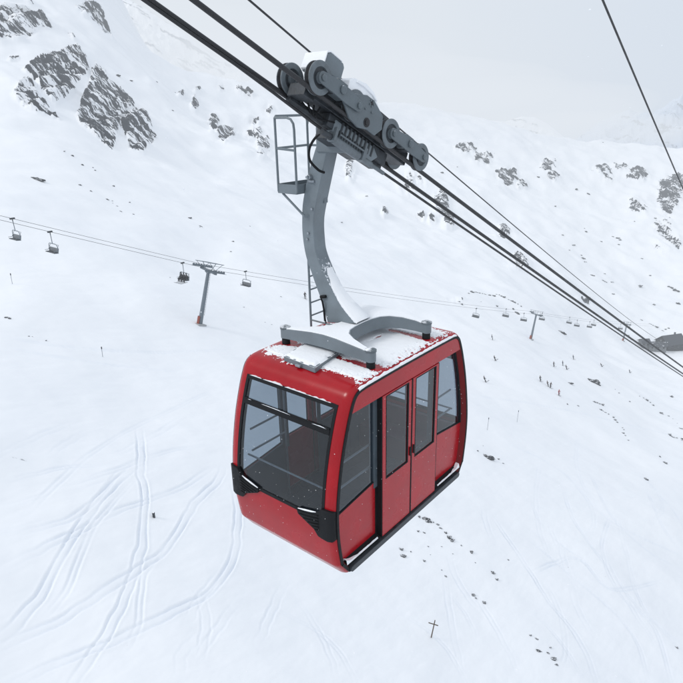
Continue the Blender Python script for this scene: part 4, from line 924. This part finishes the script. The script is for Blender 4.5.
# ================================================================== PEOPLE
SKIN_=paint('skin',(.45,.28,.2),.6)
def cloth(name,jac,tr):
    m,t,out=mat(name); N=t.nodes; L=t.links; b=N.new('ShaderNodeBsdfPrincipled'); b.inputs['Roughness'].default_value=.8; L.new(b.outputs[0],out.inputs[0])
    tc=N.new('ShaderNodeTexCoord'); sp=N.new('ShaderNodeSeparateXYZ'); L.new(tc.outputs['Object'],sp.inputs[0])
    r=N.new('ShaderNodeValToRGB'); r.color_ramp.interpolation='CONSTANT'; e=r.color_ramp.elements; e[0].position=0; e[0].color=(.02,.02,.022,1); e[1].position=.12; e[1].color=(*tr,1)
    q=e.new(.47); q.color=(*jac,1); q=e.new(.78); q.color=(.42,.26,.19,1)
    mr=N.new('ShaderNodeMapRange'); mr.inputs[1].default_value=0; mr.inputs[2].default_value=1.9; L.new(sp.outputs[2],mr.inputs[0]); L.new(mr.outputs[0],r.inputs[0]); L.new(r.outputs[0],b.inputs['Base Color']); return m
def body(J,E_,R_,m,parent):
    me=bpy.data.meshes.new('body'); me.from_pydata(J,E_,[]); me.materials.append(m); o=bpy.data.objects.new('body',me); COL.objects.link(o); o.parent=parent
    sk=o.modifiers.new('skin','SKIN'); sk.use_smooth_shade=True
    for v,r in zip(me.skin_vertices[0].data,R_): v.radius=(r,r)
    me.skin_vertices[0].data[0].use_root=True
    ss=o.modifiers.new('sub','SUBSURF'); ss.levels=1; ss.render_levels=1
    return o
#      pelvis  chest  neck  head | L hip knee ankle toe | R ... | L sh elbow hand | R ...
EDG=[(0,1),(1,2),(2,3),(0,4),(4,5),(5,6),(6,7),(0,8),(8,9),(9,10),(10,11),(1,12),(12,13),(13,14),(1,15),(15,16),(16,17)]
RAD=[.16,.17,.075,.105,.115,.085,.075,.06,.115,.085,.075,.06,.085,.065,.055,.085,.065,.055]
STAND=[(0,0,.93),(0,-.10,1.32),(0,-.14,1.50),(0,-.17,1.64),(-.11,0,.86),(-.13,-.14,.50),(-.13,.02,.12),(-.13,-.14,.06),(.11,0,.86),(.13,-.14,.50),(.13,.02,.12),(.13,-.14,.06),(-.22,-.10,1.36),(-.32,-.14,1.10),(-.28,-.38,1.02),(.22,-.10,1.36),(.32,-.14,1.10),(.28,-.38,1.02)]
SIT=[(0,0,.10),(0,.08,.50),(0,.06,.68),(0,.02,.82),(-.11,-.02,.10),(-.13,-.45,.12),(-.13,-.50,-.30),(-.13,-.62,-.36),(.11,-.02,.10),(.13,-.45,.12),(.13,-.50,-.30),(.13,-.62,-.36),(-.22,.07,.54),(-.30,-.05,.30),(-.20,-.28,.20),(.22,.07,.54),(.30,-.05,.30),(.20,-.28,.20)]
def ski_pair(p,z,y0,y1,m,gap=.13):
    for sx in (-1,1):
        MB().prism([(y0,z),(y0+.12,z-.005),(y1-.15,z-.005),(y1,z+.10),(y1-.02,z+.11),(y1-.17,z+.012),(y0,z+.012)] if y1>y0 else [(y0,z),(y1+.15,z),(y1,z+.10),(y1+.02,z+.11),(y1+.17,z+.014),(y0,z+.014)],-.05,.05,lambda a,b,h:(sx*gap+h,a,b)).build('ski',m,p)
def make_skier(m,helm,skim,hair=False):
    p=empty('person'); b=body(STAND,EDG,RAD,m,p)
    MB().lathe([(0,1.78),(.07,1.765),(.115,1.71),(.125,1.65),(.11,1.62),(0,1.62)],(0,-.165,0),(0,0,1),12).build('helmet',helm,p)
    ski_pair(p,.0,.75,-1.0,skim)
    for sx in (-1,1): MB().tube([(sx*.28,-.38,1.08),(sx*.42,-.10,.02)],.012,6).lathe([(0,.10),(.05,.10),(.05,.115),(0,.115)],(sx*.41,-.12,0),(0,0,1),8).build('ski_pole',DARK,p)
    return p
DK=paint('dark_shell',(.02,.022,.028),.5); RDH=paint('red_shell',(.35,.05,.05),.5)
CL=[cloth('black_suit',(.018,.02,.026),(.015,.016,.02)),cloth('brown_suit',(.06,.036,.034),(.03,.022,.024)),cloth('red_suit',(.34,.10,.11),(.20,.06,.07)),cloth('blue_suit',(.02,.03,.06),(.016,.018,.024))]
protos=[make_skier(CL[0],DK,DK),make_skier(CL[1],DK,DK),make_skier(CL[2],RDH,DK),make_skier(CL[3],DK,DK)]
used=[False]*4
SK=[(492.5,340,3,.35,'skier leaning into a turn below the distant chairs'),(495.3,360.8,0,0,'dark skier alone right of the cabin\'s rear window'),(485.6,382.3,0,.1,'small dark skier closest to the cabin\'s rear edge'),(540.5,381.5,0,0,'upright dark skier on the right piste, leftmost of the standing trio'),
 (548.2,386.5,1,0,'brown clad skier in the middle of the standing trio'),(550.2,388,1,.15,'brown clad skier close beside the middle one of the trio'),(558.8,395.5,2,0,'skier in pink red clothing, lowest of the standing trio'),
 (573.5,359.5,3,.1,'far skier alone below the distant chairs'),(602,366.8,0,.1,'far skier below the farthest tower'),(629.8,373,3,0,'distant skier near the right edge, under the lowest rope'),(305.2,298.8,0,0,'lone dark skier on the open slope left of the ladder'),(553.8,366.8,0,.1,'tiny skier, left one of three on the far piste'),(562.7,365.6,3,.1,'tiny skier, middle one of three on the far piste'),(566.7,369.6,0,.1,'tiny skier, right one of three on the far piste')]
for px,py,k,lean,lab in SK:
    P=ground(px,py); p=protos[k] if not used[k] else copy_tree(protos[k]); used[k]=True
    e=.8; gx_=(float(height(P[0]+e,P[1]))-float(height(P[0]-e,P[1])))/(2*e); gy_=(float(height(P[0],P[1]+e))-float(height(P[0],P[1]-e)))/(2*e)
    a=rr.uniform(-.9,.9)+math.pi*.6
    f=Vector((math.sin(a),-math.cos(a),0)); slope=gx_*f.x+gy_*f.y
    p.scale=(.93,.93,.93); p.location=(P[0],P[1],P[2]+.03); p.rotation_euler=(-math.atan(slope)*-1*0+math.atan(-slope)*-1,lean,a); tag(p,lab,'person','skiers on the pistes')
x,y,z=riders
for k,(dx,m_,lab) in enumerate(((-.62,CL[0],'chairlift rider in black, left seat of the occupied chair'),(0,CL[3],'chairlift rider in dark blue, middle seat of the occupied chair'),(.62,CL[0],'chairlift rider in black, right seat of the occupied chair'))):
    p=empty('person',(x+dx,y-.08,z-2.44)); body(SIT,EDG,RAD,DK,p)
    MB().lathe([(0,.96),(.07,.945),(.115,.89),(.125,.83),(.11,.80),(0,.80)],(0,.02,0),(0,0,1),12).build('helmet',DK,p)
    ski_pair(p,-.46,.05,-1.35,DK); tag(p,lab,'person','riders on the chairlift')
# ================================================================== SMALL THINGS ON THE SNOW
WOOD=paint('weathered_wood',(.10,.075,.055),.8,0,0,.3,8,.3)
P=ground(431.2,637.6); h_=21.5*pxm(P)*1.04
c=tag(empty('wooden_cross',tuple(P)),'thin weathered wooden cross leaning in the snow below the cabin','cross')
MB().tube([(0,0,-.3),(0,0,h_)],[.055,.045],8).build('post',WOOD,c); MB().tube([(-.50,0,h_*.84),(.36,0,h_*.72)],.045,7).build('crossbeam',WOOD,c)
c.rotation_euler=(0,math.radians(8),-YAW)
P=ground(154,517); m_=empty('marker_post',tuple(P)); m_.scale=(.72,.72,.8); m_=tag(m_,'short dark marker stump alone among the ski tracks','marker')
MB().lathe([(.16,-.2),(.15,.42),(.17,.44),(.17,.52),(.13,.56),(0,.56)],(0,0,0),(0,0,1),12).build('post',DARK,m_); MB().lathe([(0,.55),(.12,.555),(.09,.60),(0,.615)],(0,0,0),(0,0,1),12).build('snow',SNOW,m_)
MARK=paint('faded_pole',(.30,.32,.35),.6)
for k,(px,py,hp,lab) in enumerate(((12.4,284,11,'thin grey piste pole near the left edge under the chairlift'),(102.8,357,11,'thin grey piste pole between left edge and nearest tower'),(487.3,430,14,'thin pale piste pole right of the cabin\'s lower rear corner'),(517,422,13,'thin pale piste pole on the open snow right of the cabin'))):
    P=ground(px,py); h=hp*pxm(P); o=tag(empty('piste_pole',tuple(P)),lab,'pole','piste marker poles')
    MB().tube([(0,0,-.3),(0,0,h)],.035,7).build('shaft',MARK,o); MB().lathe([(0,h-.28),(.07,h-.28),(.07,h),(0,h+.02)],(0,0,0),(0,0,1),10).build('marker_disc',ORANGE if False else DARK,o); o.rotation_euler=(0,math.radians(3),0)
# ================================================================== MOUNTAIN HUTS
HWALL=paint('hut_timber',(.045,.05,.058),.8,0,0,.3,1.2,.3); HSTONE=paint('hut_stone',(.16,.17,.18),.85,0,0,.4,1.5,.5,3)
HROOF=frosted('hut_roof',(.05,.058,.07),.7,.93,.2,.7); HGL=paint('hut_window',(.02,.025,.03),.15)
def house(name,px,py,w,d,h,rise,rot,wall,label,chim=True,group='huts by the lower station'):
    P=ground(px,py); r=tag(empty(name,(P[0],P[1],P[2])),label,'hut',group); r.rotation_euler=(0,0,rot)
    mb=MB(); mb.prism([(-d/2,-4),(d/2,-4),(d/2,h),(0,h+rise),(-d/2,h)],-w/2,w/2,lambda a,b,hh:(hh,a,b)); mb.build('wall',wall,r,.03)
    mb=MB(); o=.55; k=rise/(d/2)
    for s in (-1,1): mb.prism([(s*(d/2+o),h-o*k+.03),(0,h+rise+.03),(0,h+rise+.28),(s*(d/2+o),h-o*k+.28)],-w/2-.5,w/2+.5,lambda a,b,hh:(hh,a,b))
    rf=mb.build('roof',HROOF,r,.02)
    if chim: MB().box((w*.2,.4,h+rise*.6),(w*.2+.7,1.1,h+rise+1.0)).build('chimney',HSTONE,rf,.03)
    nw=max(2,int(w/2.6))
    for s in (-1,1):
        for i in range(nw):
            x=-w/2+w*(i+.5)/nw
            f=MB().box((x-.5,s*d/2-.06,h*.42),(x+.5,s*d/2+.06,h*.42+1.1)).build('window',paint('hut_frame',(.2,.21,.22),.7) if i==0 and s<0 else HSTONE,r)
            MB().box((x-.42,s*d/2-.075,h*.42+.08),(x+.42,s*d/2+.075,h*.42+1.02)).build('pane',HGL,f)
    MB().box((-w/2-.06,-.5,0),(-w/2+.05,.5,2.0)).build('door',HWALL if wall is HSTONE else HSTONE,r)
    return r
house('mountain_hut',669.5,347.5,11.5,9,3.6,3.6,.95,HWALL,'largest mountain hut with a dark gabled roof at the right edge')
house('mountain_hut',643.5,346.5,4.2,3.8,3.0,1.2,.75,HSTONE,'small square hut left of the others, behind the ropes',False)
house('mountain_hut',656,349,8.5,5,2.6,1.3,.55,HSTONE,'low long hut crossed by the ropes beside the largest hut')
house('mountain_hut',681,346.5,5.5,5,2.8,1.4,.8,HWALL,'dark shed cut by the right edge, behind the largest hut',False)
# ================================================================== SNOWFLAKES
mb=MB(); n_f=0; rf_=random.Random(3)
while n_f<420:
    x,y,z=rf_.uniform(-2.5,4.6),rf_.uniform(-5.6,3),rf_.uniform(-1.5,6)
    if (Vector((x,y,z))-Vector(CAM)).length<3.0: continue
    if abs(x)<.93 and abs(y)<1.6 and -.1<z<2.45: continue
    r=rf_.uniform(.0025,.0062); n_f+=1
    mb.add([(x+r,y,z),(x-r,y,z),(x,y+r,z),(x,y-r,z),(x,y,z+r),(x,y,z-r)],[(0,2,4),(2,1,4),(1,3,4),(3,0,4),(2,0,5),(1,2,5),(3,1,5),(0,3,5)])
for k in range(150):       # flakes drifting just off the side and the front of the cabin
    if k<95: x,y,z=.93,rf_.uniform(-1.35,1.35),rf_.uniform(.1,2.2)
    else: x,y,z=rf_.uniform(-.85,.85),-1.66,rf_.uniform(.15,1.6)
    r=rf_.uniform(.002,.0052)
    mb.add([(x+r,y,z),(x-r,y,z),(x,y+r,z),(x,y-r,z),(x,y,z+r),(x,y,z-r)],[(0,2,4),(2,1,4),(1,3,4),(3,0,4),(2,0,5),(1,2,5),(3,1,5),(0,3,5)])
fl=mb.build('falling_snow',SNOW,None,kind='stuff')
# ================================================================== LIGHT, SKY, HAZE
SUN_EL,SUN_AZ=math.radians(42),math.radians(215)      # azimuth clockwise from +y
w=bpy.data.worlds.new('World'); sc.world=w; w.use_nodes=True
N=w.node_tree.nodes; L=w.node_tree.links; bg=N['Background']
sky=N.new('ShaderNodeTexSky'); sky.sky_type='NISHITA'; sky.sun_disc=False; sky.sun_elevation=SUN_EL; sky.sun_rotation=SUN_AZ; sky.air_density=1.0; sky.dust_density=3.0
tc=N.new('ShaderNodeTexCoord'); cl=N.new('ShaderNodeTexNoise'); cl.inputs['Scale'].default_value=2.6; cl.inputs['Detail'].default_value=6; cl.inputs['Roughness'].default_value=.5
L.new(tc.outputs['Generated'],cl.inputs['Vector'])
cr=N.new('ShaderNodeValToRGB'); cr.color_ramp.elements[0].position=.36; cr.color_ramp.elements[0].color=(7.9,8.45,9.1,1); cr.color_ramp.elements[1].position=.62; cr.color_ramp.elements[1].color=(8.8,9.15,9.55,1)
L.new(cl.outputs[0],cr.inputs[0])
mx=N.new('ShaderNodeMix'); mx.data_type='RGBA'; mx.inputs[0].default_value=.88; L.new(sky.outputs[0],mx.inputs[6]); L.new(cr.outputs[0],mx.inputs[7])
gn=N.new('ShaderNodeVectorMath'); gn.operation='DOT_PRODUCT'; gn.inputs[1].default_value=(.25,.93,.25); L.new(tc.outputs['Generated'],gn.inputs[0])
gr=N.new('ShaderNodeMapRange'); gr.interpolation_type='SMOOTHSTEP'; gr.inputs[1].default_value=.55; gr.inputs[2].default_value=.98; gr.inputs[3].default_value=0; gr.inputs[4].default_value=1.0; L.new(gn.outputs['Value'],gr.inputs[0])
md=N.new('ShaderNodeMix'); md.data_type='RGBA'; md.inputs[7].default_value=(5.9,6.9,8.4,1); L.new(gr.outputs[0],md.inputs[0]); L.new(mx.outputs[2],md.inputs[6])
sz=N.new('ShaderNodeSeparateXYZ'); L.new(tc.outputs['Generated'],sz.inputs[0])
zr=N.new('ShaderNodeMapRange'); zr.inputs[1].default_value=.12; zr.inputs[2].default_value=1.0; zr.inputs[3].default_value=.94; zr.inputs[4].default_value=1.38; L.new(sz.outputs[2],zr.inputs[0])
vm=N.new('ShaderNodeVectorMath'); vm.operation='SCALE'; L.new(md.outputs[2],vm.inputs[0]); L.new(zr.outputs[0],vm.inputs['Scale'])
L.new(vm.outputs[0],bg.inputs[0]); bg.inputs[1].default_value=.1
sl=bpy.data.lights.new('sun','SUN'); sl.energy=1.2; sl.angle=math.radians(14); sl.color=(1,.97,.93)
so=bpy.data.objects.new('sun',sl); COL.objects.link(so)
sd=Vector((math.sin(SUN_AZ)*math.cos(SUN_EL),math.cos(SUN_AZ)*math.cos(SUN_EL),math.sin(SUN_EL)))
so.rotation_euler=sd.to_track_quat('Z','Y').to_euler(); so.location=(0,0,60)
HZ=.00050
m,t,out=mat('snow_haze'); n=t.nodes; l=t.links
ab=n.new('ShaderNodeVolumeAbsorption'); ab.inputs[0].default_value=(0,0,0,1); ab.inputs[1].default_value=HZ
em=n.new('ShaderNodeEmission'); em.inputs[0].default_value=(.765,.82,.885,1); em.inputs[1].default_value=HZ
ad=n.new('ShaderNodeAddShader'); l.new(ab.outputs[0],ad.inputs[0]); l.new(em.outputs[0],ad.inputs[1]); l.new(ad.outputs[0],out.inputs['Volume'])
hz=MB().box((-1900,-1900,-1500),(1900,1900,330)).build('haze',m,None,smooth=0,kind='stuff')
# low cloud lying along the crests
mc,t,out=mat('low_cloud'); n=t.nodes; l=t.links; CD=.0032
ab=n.new('ShaderNodeVolumeAbsorption'); ab.inputs[0].default_value=(0,0,0,1); ab.inputs[1].default_value=CD
em=n.new('ShaderNodeEmission'); em.inputs[0].default_value=(.785,.83,.89,1); em.inputs[1].default_value=CD
ad=n.new('ShaderNodeAddShader'); l.new(ab.outputs[0],ad.inputs[0]); l.new(em.outputs[0],ad.inputs[1]); l.new(ad.outputs[0],out.inputs['Volume'])
for px,py,D,ra,rb,rc in ((300,70,600,150,150,34),(400,88,690,160,150,34),(490,108,800,190,160,36),(585,130,900,150,150,26),(190,48,600,110,140,40)):
    bm=bmesh.new(); bmesh.ops.create_icosphere(bm,subdivisions=5,radius=1)
    for v in bm.verts:
        k=1+.16*float(perlin(np.array([v.co.x*1.7+px]),np.array([v.co.y*1.7+v.co.z*1.3]),500)[0])
        v.co=Vector((v.co.x*ra*k,v.co.y*rb*k,v.co.z*rc*k))
    me=bpy.data.meshes.new('cloud_bank'); bm.to_mesh(me); bm.free(); me.materials.append(mc)
    o=bpy.data.objects.new('cloud_bank',me); COL.objects.link(o); o['kind']='stuff'; o.location=tuple(at(px,py,D)); o.rotation_euler=(0,0,-YAW)
sc.view_settings.view_transform='Standard'; sc.view_settings.look='None'; sc.view_settings.exposure=0; sc.view_settings.gamma=1
sc.render.engine='CYCLES'; sc.cycles.use_denoising=True; sc.cycles.max_bounces=8; sc.cycles.diffuse_bounces=4; sc.cycles.glossy_bounces=4; sc.cycles.transparent_max_bounces=24; sc.cycles.caustics_reflective=False; sc.cycles.caustics_refractive=False
